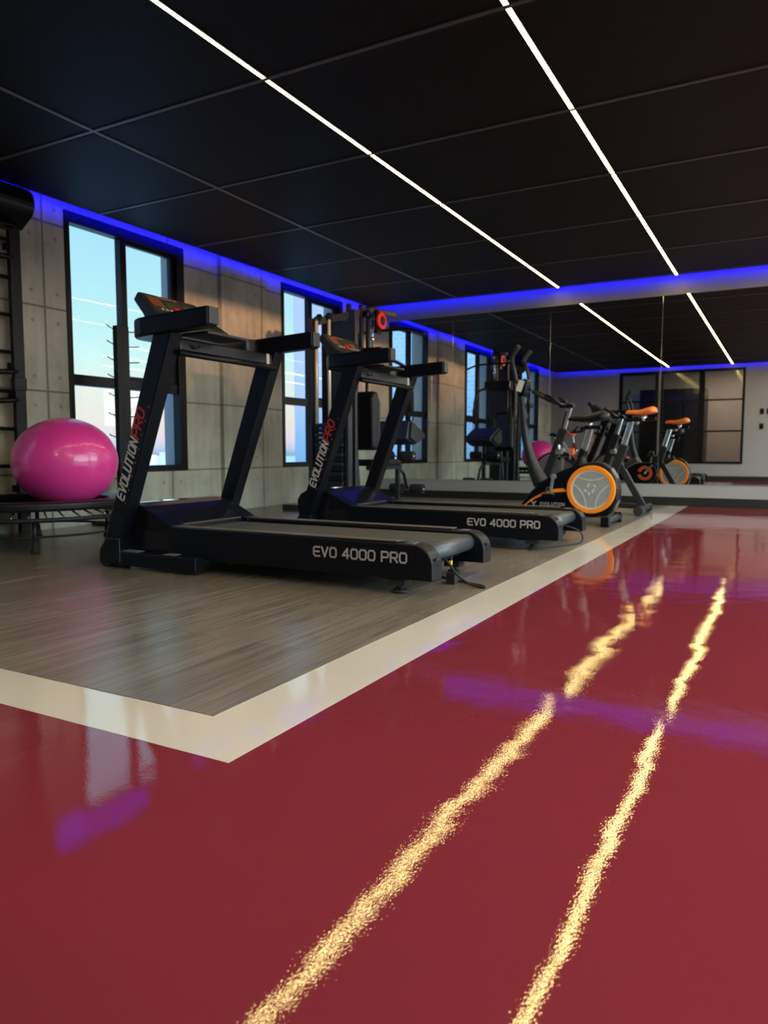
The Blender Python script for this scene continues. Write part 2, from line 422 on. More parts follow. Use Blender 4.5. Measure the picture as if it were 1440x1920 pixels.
# squared techno lettering made of strokes
G = {
 'E': [[(1, 1), (.22, 1), (0, .8), (0, .2), (.22, 0), (1, 0)], [(0, .5), (.9, .5)]],
 'V': [[(0, 1), (.5, 0), (1, 1)]],
 'O': [[(.2, 0), (.8, 0), (1, .2), (1, .8), (.8, 1), (.2, 1), (0, .8), (0, .2), (.2, 0)]],
 'L': [[(0, 1), (0, 0), (1, 0)]],
 'U': [[(0, 1), (0, .2), (.2, 0), (.8, 0), (1, .2), (1, 1)]],
 'T': [[(0, 1), (1, 1)], [(.5, 1), (.5, 0)]],
 'I': [[(.5, 0), (.5, 1)]],
 'N': [[(0, 0), (0, 1), (1, 0), (1, 1)]],
 'P': [[(0, 0), (0, 1), (.8, 1), (1, .85), (1, .55), (.8, .42), (0, .42)]],
 'R': [[(0, 0), (0, 1), (.8, 1), (1, .85), (1, .58), (.8, .44), (0, .44)], [(.5, .44), (1, 0)]],
 '4': [[(.78, 0), (.78, 1), (0, .28), (1, .28)]],
 '0': [[(.2, 0), (.8, 0), (1, .2), (1, .8), (.8, 1), (.2, 1), (0, .8), (0, .2), (.2, 0)]],
}
def lettering(mb, text, o, u, v, h, cw, gap, th, shear=0., depth=.0012):
    """strokes laid in the plane spanned by unit vectors u (reading direction) and v (up)"""
    o, u, v = Vector(o), Vector(u), Vector(v); nrm = u.cross(v); x = 0
    for ch in text:
        if ch == ' ': x += cw * .7; continue
        w = cw * (.35 if ch == 'I' else 1)
        for pl in G[ch]:
            P = [(x + (.5 if ch == 'I' else a) * w * (1 if ch != 'I' else 1), b * h) for a, b in pl]
            P = [(a + b * shear, b) for a, b in P]
            for (a, b), (c, d) in zip(P[:-1], P[1:]):
                L = math.hypot(c - a, d - b); ex, ey = (c - a) / L * th / 2, (d - b) / L * th / 2
                q = [(a - ex - ey, b - ey + ex), (a - ex + ey, b - ey - ex), (c + ex + ey, d + ey - ex), (c + ex - ey, d + ey + ex)]
                A = [mb.v(o + u * s_ + v * t_) for s_, t_ in q]; B = [mb.v(o + u * s_ + v * t_ + nrm * depth) for s_, t_ in q]
                mb.bm.faces.new(B); mb.bm.faces.new(A[::-1])
                for i in range(4): mb.bm.faces.new([A[i], A[(i + 1) % 4], B[(i + 1) % 4], B[i]])
        x += w + gap
    return x

# ------------------------------------------------------------------ room shell
XL, XR, YB, YM, H = -4.96, 4.1, -0.15, 8.60, 2.45
# floor: red epoxy slab, cream border, plank field
mb = MB(); mb.box((XL - .1, -2.4, -.12), (XR + .1, YM + .1, -.002)); struct(mb.build('floor', REDF))
mb = MB()
for a, b in (((XL, 1.065, -.004), (-.925, 1.243, -.0016)), ((-1.12, 1.243, -.004), (-.925, YM, -.0016))): mb.box(a, b)
struct(mb.build('floor_border', CREAM))
mb = MB(); mb.box((XL, 1.243, -.004), (-1.12, YM, 0)); struct(mb.build('floor_planks', WOOD))

# left concrete wall with three window openings
WINS = [(.91, 2.19), (3.93, 5.21), (6.71, 7.98)]
WZ0, WZ1 = .415, 2.45
TH = .27
mb = MB(); ys = [YB - .3] + [v for w in WINS for v in w] + [YM + .1]
for i in range(0, len(ys), 2): mb.box((XL - TH, ys[i], -.1), (XL, ys[i + 1], 2.75))
for a, b in WINS:
    mb.box((XL - TH, a, -.1), (XL, b, WZ0)); mb.box((XL - TH, a, WZ1), (XL, b, 2.75))
struct(mb.build('wall_left', CONC))
mb = MB(); mb.box((XL - .01, 5.68, 0), (XL + .05, 6.37, 2.7)); struct(mb.build('trim_1', CONC, bevel=.004))
# pale outside render in the window reveals
mb = MB()
for a, b in WINS:
    mb.box((XL - TH - .002, b - .008, WZ0), (XL - .09, b + .0, WZ1)); mb.box((XL - TH - .002, a, WZ0), (XL - .09, a + .008, WZ1))
struct(mb.build('trim_2', REVEAL))

def window(i, y0, y1):
    w = bpy.data.objects.new('window_%d' % i, None); COL.objects.link(w); w.location = (XL, (y0 + y1) / 2, WZ0); struct(w)
    off = w.location
    d0, d1 = XL - .075, XL + .012
    zt0, zt1 = 1.12, 1.205; ym = y0 + (4.517 - 3.93); 
    f = MB(off)
    f.box((d0, y0, WZ0), (d1, y0 + .045, WZ1)); f.box((d0, y1 - .09, WZ0), (d1, y1, WZ1))
    f.box((d0, y0 + .045, WZ0), (d1, y1 - .09, WZ0 + .055)); f.box((d0, y0 + .045, 2.365), (d1, y1 - .09, WZ1))
    f.box((d0, y0 + .045, zt0), (d1 - .02, y1 - .09, zt1))
    f.box((d0, ym - .032, WZ0 + .055), (d1 - .02, ym + .032, 2.365))
    f.build('window_frame', FRAME, w, bevel=.004)
    s = MB(off)     # the sliding sash on the right, set in a second frame
    s.box((d0 + .01, y1 - .14, zt1), (d1 - .035, y1 - .09, 2.365)); s.box((d0 + .01, ym + .032, zt1), (d1 - .035, y1 - .14, zt1 + .03)); s.box((d0 + .01, ym + .032, 2.335), (d1 - .035, y1 - .14, 2.365))
    s.build('sash', FRAME, w, bevel=.003)
    for (a, b, c, d) in ((y0 + .045, ym - .032, WZ0 + .055, zt0), (y0 + .045, ym - .032, zt1, 2.365), (ym + .032, y1 - .09, WZ0 + .055, zt0), (ym + .032, y1 - .14, zt1 + .03, 2.335)):
        g = MB(off); g.box((XL - .052, a, c), (XL - .046, b, d)); g.build('glass_pane', GLASS, w)
    # daylight portal in the opening
    pd = bpy.data.lights.new('daylight_portal', 'AREA'); pd.shape = 'RECTANGLE'; pd.size = WZ1 - WZ0; pd.size_y = y1 - y0; pd.cycles.is_portal = True
    p = bpy.data.objects.new('daylight_portal', pd); COL.objects.link(p); p.location = (XL - TH - .03, (y0 + y1) / 2, (WZ0 + WZ1) / 2); p.rotation_euler = (0, -PI / 2, 0)
for i, (a, b) in enumerate(WINS): window(i + 1, a, b)

# mirror wall: beam above, grey strip and black skirting below
mb = MB(); mb.box((XL - .3, YM + .004, -.1), (XR, YM + .2, .235)); mb.box((XL - .3, YM + .02, .2), (XR, YM + .2, 2.3)); mb.box((XL - .3, YM - .003, 2.272), (XR, YM + .2, 2.75))
struct(mb.build('wall_far', PAINT))
mb = MB(); mb.box((XL + .001, YM - .012, 0.001), (XR, YM + .006, .092)); struct(mb.build('baseboard_far', mat('black_skirting', (.008, .008, .008), .4), bevel=.002))
seams = [XL + .005, -3.72, -2.485, -1.25, -.015, 1.22, 2.455, 3.69]
wh = ['in the left corner behind the multi-station gym', 'behind the upright bike post', 'behind the spin bike with the orange saddle', 'right of the bikes, the red floor in front of it', 'next panel to the right, outside the picture', 'second panel outside the picture', 'last panel before the right wall']
tilt = .0019
for i in range(3 + 1):
    x0, x1 = seams[i] + .002, seams[i + 1] - .002
    root = empty('mirror_panel', ((x0 + x1) / 2, YM, .236), 'tall frameless mirror panel ' + wh[i], 'mirror', 'mirror panels on the far wall')
    m_ = MB(root.location); dx = [0, 0, 0, .0012][i]
    z0, z1 = .236, 2.271
    V = [m_.v(p) for p in ((x0, YM - .004, z0), (x1, YM - .004 - dx, z0), (x1, YM - .004 + 2 * tilt - dx, z1), (x0, YM - .004 + 2 * tilt, z1), (x0, YM + .012, z0), (x1, YM + .012, z0), (x1, YM + .012, z1), (x0, YM + .012, z1))]
    for f in ((0, 1, 2, 3), (7, 6, 5, 4), (0, 4, 5, 1), (1, 5, 6, 2), (2, 6, 7, 3), (3, 7, 4, 0)): m_.bm.faces.new([V[k] for k in f])
    m_.build('mirror_face', MIRROR, root)
    e_ = MB(root.location); e_.box((x1, YM - .005, z0), (x1 + .004, YM + .01, z1)); e_.build('polished_edge', SEAM, root)
# wall beyond the mirror panels to the right (outside the picture)
mb = MB(); mb.box((-.01, YM - .002, .235), (XR, YM + .03, 2.272)); struct(mb.build('trim_3', PAINT))

# ceiling
mb = MB(); mb.box((-4.815, -.01, H), (XR, 8.455, H + .02)); struct(mb.build('ceiling', CEILM))
mb = MB(); mb.box((XL - .3, -2.4, 2.68), (XR + .2, YM + .2, 2.78)); struct(mb.build('ceiling_slab', PLENUM))
n = 3
ybars = [3.085 + 1.06 * k for k in range(-2, 6)]
for y in ybars:
    n += 1; mb = MB(); mb.box((-4.81, y - .013, H - .006), (XR, y + .013, H + .01)); struct(mb.build('trim_%d' % n, CEIL_T, bevel=.002))
n += 1; mb = MB(); mb.box((-3.615, 0, H - .007), (-3.595, 8.45, H + .01)); struct(mb.build('trim_%d' % n, SILVERT, bevel=.002))
# black strips that paint a shadow gap along each panel edge
n += 1; mb = MB()
for y in ybars: mb.box((-4.81, y + .020, H - .003), (XR, y + .036, H + .01))
struct(mb.build('trim_%d' % n, mat('matt_black_lip', (.002, .002, .002), .9)))

# recessed LED lines
for x, lab in ((-2.36, 'left of the two warm white LED lines in the black ceiling'),
               (-1.10, 'right of the two warm white LED lines in the black ceiling')):
    root = empty('linear_light', (x, 4.22, H), lab, 'ceiling light', 'LED lines in the ceiling')
    d = MB(root.location); d.box((x - .012, .02, H - .004), (x + .012, 8.44, H + .002)); d.build('diffuser', LEDW, root)
    c = MB(root.location)
    for s_ in (-1, 1): c.box((x + s_ * .012, .01, H - .005), (x + s_ * .016, 8.45, H + .002))
    c.build('channel', CEIL_T, root)
# wider LED lines added out of view on the right to brighten floor and concrete
for k, x in enumerate((.40, 1.70, 3.0)):
    root = empty('linear_light', (x, 4.22, H), ['wide white LED line over the red floor, first to the right of the picture', 'wide white LED line over the red floor, middle of the three outside the picture', 'wide white LED line nearest the right windows'][k], 'ceiling light', 'wide LED lines over the red floor')
    d = MB(root.location); d.box((x - .05, .02, H - .012), (x + .05, 8.44, H - .007)); d.build('diffuser', LEDFILL, root)
# blue LED tape hidden above the ceiling edge
for a, b, lab in (((-4.806, 0.02, H + .0205), (-4.798, 8.44, H + .0325), 'blue LED tape along the ceiling edge above the concrete window wall'),
                  ((-4.79, 8.438, H + .0205), (XR - .1, 8.446, H + .0325), 'blue LED tape along the ceiling edge above the mirrors'),
                  ((-4.79, -.001, H + .0205), (XR - .1, .007, H + .0325), 'blue LED tape along the ceiling edge above the glazed back wall')):
    o = MB(a).box(a, b).build('led_tape', LEDB); o.location = a; tag(o, lab, 'LED strip', 'blue LED tapes in the ceiling cove')
n += 1; mb = MB()
mb.box((-4.785, .02, H + .021), (-4.78, 8.43, H + .06)); mb.box((-4.78, 8.425, H + .021), (XR, 8.43, H + .06)); mb.box((-4.78, .02, H + .021), (XR, .025, H + .06))
struct(mb.build('trim_%d' % n, PLENUM))

# back wall (seen in the mirrors) with door and glazed partition
DX0, DX1, GX0, GX1 = -3.40, -2.56, -2.53, -.85
mb = MB()
mb.box((XL - .3, YB - .15, -.1), (DX0, YB, 2.75)); mb.box((DX0, YB - .15, 2.38), (GX1, YB, 2.75)); mb.box((GX0, YB - .15, 0), (GX1, YB, .35)); mb.box((GX1, YB - .15, -.1), (XR, YB, 2.75))
mb.box((DX1, YB - .15, 0), (GX0, YB, 2.4)); struct(mb.build('wall_back', PAINT))
mb = MB(); mb.box((XL, YB, 0.001), (DX0, YB + .012, .09)); mb.box((DX1 + .04, YB, 0.001), (XR, YB + .012, .09)); struct(mb.build('baseboard_back', MATS['black_skirting']))
def glazed(name, x0, x1, z0, z1, cols, rows, fw, base=None):
    w = bpy.data.objects.new(name, None); COL.objects.link(w); w.location = ((x0 + x1) / 2, YB, z0); struct(w); off = w.location
    f = MB(off); a, b = YB - .07, YB + .015
    f.box((x0, a, z0), (x0 + fw, b, z1)); f.box((x1 - fw, a, z0), (x1, b, z1)); f.box((x0 + fw, a, z0), (x1 - fw, b, z0 + fw)); f.box((x0 + fw, a, z1 - fw), (x1 - fw, b, z1))
    cx = [x0 + (x1 - x0) * i / cols for i in range(cols + 1)]
    for i in range(1, cols): f.box((cx[i] - .06, a, z0 + fw), (cx[i] + .06, b, z1 - fw))
    for z in rows: f.box((x0 + fw, a + .01, z - .018), (x1 - fw, b - .01, z + .018))
    f.build('frame', FRAME, w, bevel=.004)
    for i in range(cols):
        g = MB(off); g.box((cx[i] + .03, YB - .03, z0 + .03), (cx[i + 1] - .03, YB - .024, z1 - .03)); g.build('glass_pane', DGLASS, w)
    return w
glazed('window_4', GX0, GX1, .35, 2.38, 2, (1.05, 1.72), .05)
d = glazed('door_1', DX0, DX1, .0, 2.38, 1, (1.05, 1.72), .07)
hb = MB(d.location); hb.cyl((DX0 + .05, YB + .05, .95), (DX0 + .05, YB + .05, 1.25), .012); hb.box((DX0 + .04, YB, 1.0), (DX0 + .06, YB + .05, 1.02)); hb.box((DX0 + .04, YB, 1.18), (DX0 + .06, YB + .05, 1.2)); hb.build('door_handle', DARKG, d)
# corridor behind the glass
mb = MB(); mb.box((XL - .3, -2.4, 0), (XR, -2.3, 2.7)); struct(mb.build('wall_corridor', mat('beige_corridor_paint', (.42, .37, .32), .8)))
t = empty('locker', (-2.35, -1.95, 0), 'dark grey locker standing in the corridor behind the glazed partition', 'locker')
MB(t.location).box((-3.2, -2.28, 0), (-1.75, -1.6, 2.1)).build('carcass', DARKG, t, bevel=.006)
for k in range(3): MB(t.location).box((-3.18 + k * .48, -1.6, .06), (-2.73 + k * .48, -1.58, 2.06)).build('door', MIDG if k == 9 else DARKG, t, bevel=.004)
cl = bpy.data.lights.new('corridor_lamp', 'AREA'); cl.shape = 'RECTANGLE'; cl.size = .5; cl.size_y = .2; cl.energy = 45; cl.color = (1, .88, .75)
co = bpy.data.objects.new('corridor_lamp', cl); COL.objects.link(co); co.location = (-1.2, -1.1, 2.6)

# right wall (never in view): long glazing added to let in more evening light
oz0, oz1, oy0, oy1 = .12, 2.385, .2, 8.45
mb = MB(); mb.box((XR, YB - .3, -.1), (XR + .2, YM + .2, oz0)); mb.box((XR, YB - .3, oz1), (XR + .2, YM + .2, 2.78)); mb.box((XR, YB - .3, oz0), (XR + .2, oy0, oz1)); mb.box((XR, oy1, oz0), (XR + .2, YM + .2, oz1))
struct(mb.build('wall_right', PAINT))
w5 = bpy.data.objects.new('window_5', None); COL.objects.link(w5); w5.location = (XR, (oy0 + oy1) / 2, oz0); struct(w5)
f = MB(w5.location)
for y in (oy0, oy1 - .04): f.box((XR + .06, y, oz0), (XR + .12, y + .04, oz1))
for z in (oz0, oz1 - .04): f.box((XR + .06, oy0, z), (XR + .12, oy1, z + .04))
f.build('window_frame', FRAME, w5)
MB(w5.location).box((XR + .088, oy0 + .04, oz0 + .04), (XR + .094, oy1 - .04, oz1 - .04)).build('glass_pane', GLASS, w5)
pd = bpy.data.lights.new('daylight_portal', 'AREA'); pd.shape = 'RECTANGLE'; pd.size = oz1 - oz0; pd.size_y = oy1 - oy0; pd.cycles.is_portal = True
p = bpy.data.objects.new('daylight_portal', pd); COL.objects.link(p); p.location = (XR + .25, (oy0 + oy1) / 2, (oz0 + oz1) / 2); p.rotation_euler = (0, PI / 2, 0)
# unseen block added on the evening side to cut the low sun
o = MB((75, 10, -45)).box((70, -60, -45), (90, 80, 4.15)).build('apartment_block', mat('blue_grey_facade', (.33, .40, .50), .7)); o.location = (75, 10, -45)
tag(o, 'long low apartment block across the street beyond the right windows', 'building')

# sockets and switches on the back wall
socks = [(-.52, 1.45, 'upper black switch plate right of the glazed partition'), (-.39, 1.45, 'black switch plate furthest right on the back wall, beside the upper one'),
         (-.52, 1.14, 'lower black switch plate right of the glazed partition'), (-4.22, 1.13, 'black socket plate left of the door, furthest left in the mirror'),
         (-3.66, 1.14, 'upper black socket plate nearest the glazed door'), (-3.66, 1.00, 'lower black socket plate nearest the glazed door'), (-3.90, 1.00, 'small black socket plate between the others left of the door')]
for x, z, lab in socks:
    root = empty('socket_plate', (x, YB, z), lab, 'socket', 'socket and switch plates on the back wall')
    MB(root.location).box((x - .04, YB + .001, z - .06), (x + .04, YB + .010, z + .06)).build('plate', BLACK2, root, bevel=.003)
    MB(root.location).box((x - .015, YB + .010, z - .03), (x + .015, YB + .013, z + .03)).build('insert', GLOSSB, root, bevel=.001)

# outside
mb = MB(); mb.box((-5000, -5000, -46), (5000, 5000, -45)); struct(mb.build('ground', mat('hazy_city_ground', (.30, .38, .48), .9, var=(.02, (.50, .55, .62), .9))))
o = MB((-10.5, 22, -45)).box((-13, 18.2, -45), (-8, 26, 18)).build('apartment_tower', mat('blue_grey_facade', (.33, .40, .50), .7), bevel=.02); o.location = (-10.5, 22, -45)
tag(o, 'pale blue-grey building side filling the second window from outside', 'building')
t = empty('building_wing', (-11, -8, -45), 'pale blue tiled building wing seen through the windows in the mirrors', 'building')
MB(t.location).box((-17, -14, -45), (-5.45, -2.2, 20)).build('facade', TILES, t)
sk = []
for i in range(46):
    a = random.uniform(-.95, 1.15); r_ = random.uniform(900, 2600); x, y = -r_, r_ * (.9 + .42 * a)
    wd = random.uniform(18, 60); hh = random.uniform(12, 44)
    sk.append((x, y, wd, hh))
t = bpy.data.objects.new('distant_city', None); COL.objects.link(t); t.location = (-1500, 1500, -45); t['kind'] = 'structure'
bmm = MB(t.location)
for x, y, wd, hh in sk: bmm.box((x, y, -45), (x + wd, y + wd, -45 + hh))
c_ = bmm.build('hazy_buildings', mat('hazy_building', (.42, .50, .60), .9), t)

# ------------------------------------------------------------------ treadmill
def make_treadmill():
    root = empty('treadmill', (-2.2, 3.03, 0), 'black folding treadmill with white and red lettering, nearest the camera', 'treadmill', 'treadmills on the plank floor')
    off = root.location
    y0, y1 = 2.69, 3.37
    # side rails with rounded rear end
    prof = [(-2.70, .070), (-2.70, .222), (-1.40, .214)] + [(-1.335 + .088 * math.cos(a), .126 + .088 * math.sin(a)) for a in [PI / 2 - i * PI / 2 / 8 for i in range(9)]] + [(-1.247, .066), (-1.9, .068)]
    for k, (a, b) in enumerate(((y0, y0 + .10), (y1 - .10, y1))):
        r = MB(off).prism(prof, 1, a, b).build('side_rail', BLACK, root, bevel=.006)
        s = MB(off).box((-2.66, a + .02, .219), (-1.42, b - .02, .2235)).build('foot_strip', mat('brown_grey_tread', (.10, .085, .065), .45, bump=(400, .4, .001)), r, bevel=.001)
        s = MB(off).box((-1.2465, a + .03, .150), (-1.243, b - .03, .160)).build('slot', RUBBER, r)
        s = MB(off).box((-1.385, a + .02, .2135), (-1.345, b - .02, .2165)).build('rib', BRUSHED, r)
    # logo on both outer rail faces
    def words(o, u, v, h, cw, gap, th, depth, m, par):
        o, u = Vector(o), Vector(u)
        for wd, nm in (('EVO', 'brand_print'), ('4000', 'number_print'), ('PRO', 'range_print')):
            L = MB(off); w_ = lettering(L, wd, o, u, v, h, cw, gap, th, depth=depth); L.build(nm, m, par); o = o + u * (w_ + cw * .7)
    words((-1.825, y0 - .0003, .137), (1, 0, 0), (0, 0, 1), .040, .0305, .0125, .0075, .0012, LETW, root)
    words((-1.425, y1 + .0003, .137), (-1, 0, 0), (0, 0, 1), .040, .0305, .0125, .0075, .0012, LETW, root)
    # deck and belt
    MB(off).box((-2.72, y0 + .10, .10), (-1.36, y1 - .10, .185)).build('deck', BLACK2, root)
    b = MB(off); b.box((-2.78, y0 + .112, .196), (-1.335, y1 - .112, .201)); b.build('belt', BELT, root)
    words((-1.60, y0 + .16, .2012), (1, 0, 0), (0, 1, 0), .018, .022, .010, .003, .0004, MIDG, root)
    MB(off).cyl((-1.335, y0 + .10, .162), (-1.335, y1 - .10, .162), .040, 28).build('rear_roller', mat('worn_roller_belt', (.05, .055, .065), .35), root)
    u = MB(off); u.bar((-1.50, y0 + .06, .075), (-1.50, y1 - .06, .075), .05, .05); u.bar((-2.35, y0 + .06, .07), (-2.35, y1 - .06, .07), .05, .04)
    u.box((-2.9, y0 + .12, .06), (-1.45, y0 + .16, .10)); u.box((-2.9, y1 - .16, .06), (-1.45, y1 - .12, .10)); u.build('under_frame', DARKG, root, bevel=.004)
    for yy in (y0 + .05, y1 - .05):
        q = MB(off); q.box((-1.46, yy - .035, .035), (-1.38, yy + .035, .07)); q.cyl((-1.42, yy, .012), (-1.42, yy, .04), .018); q.cyl((-1.42, yy, .0005), (-1.42, yy, .014), .032); q.build('foot', RUBBER, root)
    # motor hood
    hp = [(-3.12, .075), (-3.14, .25), (-3.11, .295), (-3.06, .322), (-3.0, .332), (-2.94, .330), (-2.88, .315), (-2.82, .288), (-2.76, .258), (-2.715, .236), (-2.70, .228), (-2.70, .075)]
    hood = MB(off).prism(hp, 1, y0 + .012, y1 - .012).build('motor_hood', GLOSSB, root, bevel=.008, seg=3)
    hw = [(-2.70, .19), (-2.70, .235), (-2.76, .262), (-2.80, .282), (-2.66, .225)]
    for a, b in ((y0 + .002, y0 + .11), (y1 - .11, y1 - .002)):
        MB(off).prism([(-2.86, .20), (-2.86, .305), (-2.80, .280), (-2.74, .250), (-2.69, .226), (-2.66, .222), (-2.66, .20)], 1, a, b).build('corner_cap', BLACK2, hood, bevel=.005)
    bd = MB(off); 
    V = [bd.v((-2.99 + .032 * math.cos(t_), 3.0 + .075 * math.sin(t_), .3345)) for t_ in [i * PI / 12 for i in range(24)]]
    V2 = [bd.v((-2.99 + .032 * math.cos(t_), 3.0 + .075 * math.sin(t_), .3305)) for t_ in [i * PI / 12 for i in range(24)]]
    bd.bm.faces.new(V)
    for i in range(24): bd.bm.faces.new([V[i], V[(i + 1) % 24], V2[(i + 1) % 24], V2[i]])
    bd.build('badge', BRUSHED, hood)
    # base frame, wheels
    for a, b in ((2.62, 2.69), (3.43, 3.50)):
        s = MB(off); s.box((-3.03, a, .014), (-2.46, b, .088)); br = s.build('base_bar', BLACK, root, bevel=.006)
        MB(off).box((-2.97, a + .01, .0875), (-2.86, b - .005, .091)).build('cover_plate', MIDG, br); MB(off).box((-2.68, a + .01, .0875), (-2.61, b - .005, .091)).build('cover_plate', MIDG, br)
        MB(off).box((-2.60, a + .01, .0005), (-2.56, b - .01, .016)).build('pad', RUBBER, br); MB(off).box((-3.00, a + .01, .0005), (-2.96, b - .01, .016)).build('pad', RUBBER, br)
        MB(off).cyl((-3.08, a + .005, .046), (-3.08, b - .005, .046), .045, 28).build('wheel', RUBBER, root)
    cb = MB(off); cb.bar((-2.99, 2.66, .055), (-2.99, 3.46, .055), .06, .05); cb.build('front_cross_bar', BLACK, root, bevel=.004)
    # leaning uprights
    ax = Vector((-2.637 + 3.03, 0, 1.155 - .10)).normalized()
    for k, (a, b) in enumerate(((2.62, 2.70), (3.43, 3.51))):
        up = MB(off).prism([(-3.095, .05), (-2.985, .05), (-2.975, .13), (-2.575, 1.165), (-2.695, 1.165), (-3.075, .13)], 1, a, b).build('upright', BLACK, root, bevel=.007)
        out = -1 if k == 0 else 1; yy = (a - .0003) if k == 0 else (b + .0003)
        v_ = Vector((-ax.z, 0, ax.x)); 
        if k == 0:
            L = MB(off); o_ = Vector((-2.93, yy, .345)); w_ = lettering(L, 'EVOLUTION', o_, ax, v_, .050, .028, .0105, .0088, shear=.22); L.build('word_logo', LETW2, up)
            L = MB(off); lettering(L, 'PRO', o_ + ax * (w_ + .004), ax, v_, .052, .038, .013, .009, shear=.22); L.build('pro_logo', LETR, up)
        else:
            L = MB(off); o_ = Vector((-2.79, yy, .86)); w_ = lettering(L, 'EVOLUTION', o_ , -ax, v_, .050, .028, .0105, .0088, shear=.22); L.build('word_logo', LETW2, up)
            L = MB(off); lettering(L, 'PRO', o_ - ax * (w_ + .004), -ax, v_, .052, .038, .013, .009, shear=.22); L.build('pro_logo', LETR, up)
        for j in range(8):
            c = Vector((-2.915, yy, .335)) + ax * (j * .073); MB(off).box(c + Vector((-.004, -.0008, -.004)), c + Vector((.004, .0008, .004))).build('red_dot', LETR, up)
        # pivot bracket at the foot
        MB(off).prism([(-3.11, .03), (-2.965, .03), (-2.965, .155), (-3.06, .155), (-3.11, .09)], 1, a - .006, b + .006).build('bracket', BLACK2, up, bevel=.006)
    # handrail frame: two arms joined at the front, with rounded corners
    def zt(x): return .022 * (x + 2.8) / .5
    XE = -2.335
    A = [(XE, 2.60)] + [(-2.76 - .10 * math.sin(t_), 2.70 - .10 * math.cos(t_)) for t_ in [i * PI / 2 / 8 for i in range(9)]]
    B = [(-2.76 - .10 * math.cos(t_), 3.415 + .10 * math.sin(t_)) for t_ in [i * PI / 2 / 8 for i in range(9)]] + [(XE, 3.515), (XE, 3.44), (-2.72, 3.44), (-2.76, 3.40), (-2.76, 2.715), (-2.72, 2.675), (XE, 2.675)]
    rr = MB(off); rr.prism(A + B, 2, 1.148, 1.240)
    for v in rr.bm.verts: v.co.z += zt(v.co.x + off.x)
    rl = rr.build('handrail', BLACK2, root, bevel=.014, seg=4)
    for a, b in ((2.604, 2.671), (3.444, 3.511)):
        e = MB(off); e.box((-2.336, a, 1.176), (-2.327, b, 1.256)); e.build('end_cap', DARKG, rl, bevel=.012, seg=3)
    # cross panel and tube between the uprights
    MB(off).box((-2.64, 2.70, 1.085), (-2.60, 3.43, 1.145)).build('cross_panel', BLACK2, root, bevel=.006)
    MB(off).box((-2.612, 3.375, 1.087), (-2.597, 3.40, 1.145)).build('panel_end', mat('pale_end_strip', (.50, .44, .36), .4), root, bevel=.003)  # pale strip paints the warm highlight at the far end of the panel
    MB(off).cyl((-2.595, 2.68, 1.070), (-2.595, 3.45, 1.070), .014).build('grip_tube', BLACK, root)
    MB(off).box((-2.62, 2.72, 1.155), (-2.44, 3.02, 1.170)).build('tray', DARKG, root, bevel=.005)
    cbp = MB(off).tube(catmull([(-2.63, 2.74, 1.15), (-2.60, 2.77, 1.12), (-2.585, 2.80, 1.105), (-2.60, 2.84, 1.12)]), .004, 8).build('pulse_wire', RUBBER, root)
    # console
    cy0, cy1 = 2.80, 3.26
    pr = [(-2.985, 1.425), (-3.02, 1.385), (-2.95, 1.30), (-2.93, 1.235), (-2.76, 1.235), (-2.775, 1.255), (-2.86, 1.305)]
    c_ = MB(off).prism(pr, 1, cy0, cy1)
    for v in c_.bm.verts:      # narrower towards the top
        z = v.co.z
        if z > 1.32: v.co.y = (v.co.y) * .86 if v.co.y > -.0 else v.co.y * 1.0
    con = c_.build('console', DARKG, root, bevel=.012, seg=3)
    A_, D_ = Vector((-2.985, 0, 1.425)), Vector((-2.86, 0, 1.305)); dn = (D_ - A_).normalized(); nn = Vector((-dn.z, 0, dn.x)) if -dn.z > 0 else Vector((dn.z, 0, -dn.x))
    if nn.z < 0: nn = -nn
    def plate(name, s0, s1, ya, yb, m, lift=.001, th=.002):
        p = MB(off); a = A_ + dn * s0; b = A_ + dn * s1
        Q = [(a.x, ya, a.z), (a.x, yb, a.z), (b.x, yb, b.z), (b.x, ya, b.z)]
        lo = [p.v(Vector(q) + nn * lift) for q in Q]; hi = [p.v(Vector(q) + nn * (lift + th)) for q in Q]
        p.bm.faces.new(hi); p.bm.faces.new(lo[::-1])
        for i in range(4): p.bm.faces.new([lo[i], lo[(i + 1) % 4], hi[(i + 1) % 4], hi[i]])
        return p.build(name, m, con)
    plate('display_face', .012, .162, cy0 + .02, cy1 - .07, CONS)
    plate('lcd_screen', .06, .115, cy0 + .14, cy0 + .24, LCD, .003)
    for j in range(5): plate('program_mark', .035, .11, cy0 + .035 + j * .017, cy0 + .044 + j * .017, LETO, .003)
    plate('title_print', .022, .034, cy0 + .11, cy0 + .25, LETO, .003)
    for j in range(4): plate('program_mark', .07 + j * .012, .075 + j * .012, cy0 + .27, cy0 + .34, LETO, .003)
    for j in range(9): plate('button', .128, .140, cy0 + .07 + j * .032, cy0 + .085 + j * .032, LETW, .003, .003)
    plate('safety_key', .118, .142, cy0 + .16, cy0 + .20, RED, .004, .012)
    return root
T1 = make_treadmill()
T2 = copy_tree(T1); T2.location = T1.location + Vector((.08, 1.60, 0))
T2['label'] = 'black folding treadmill with white and red lettering, behind the nearest one'

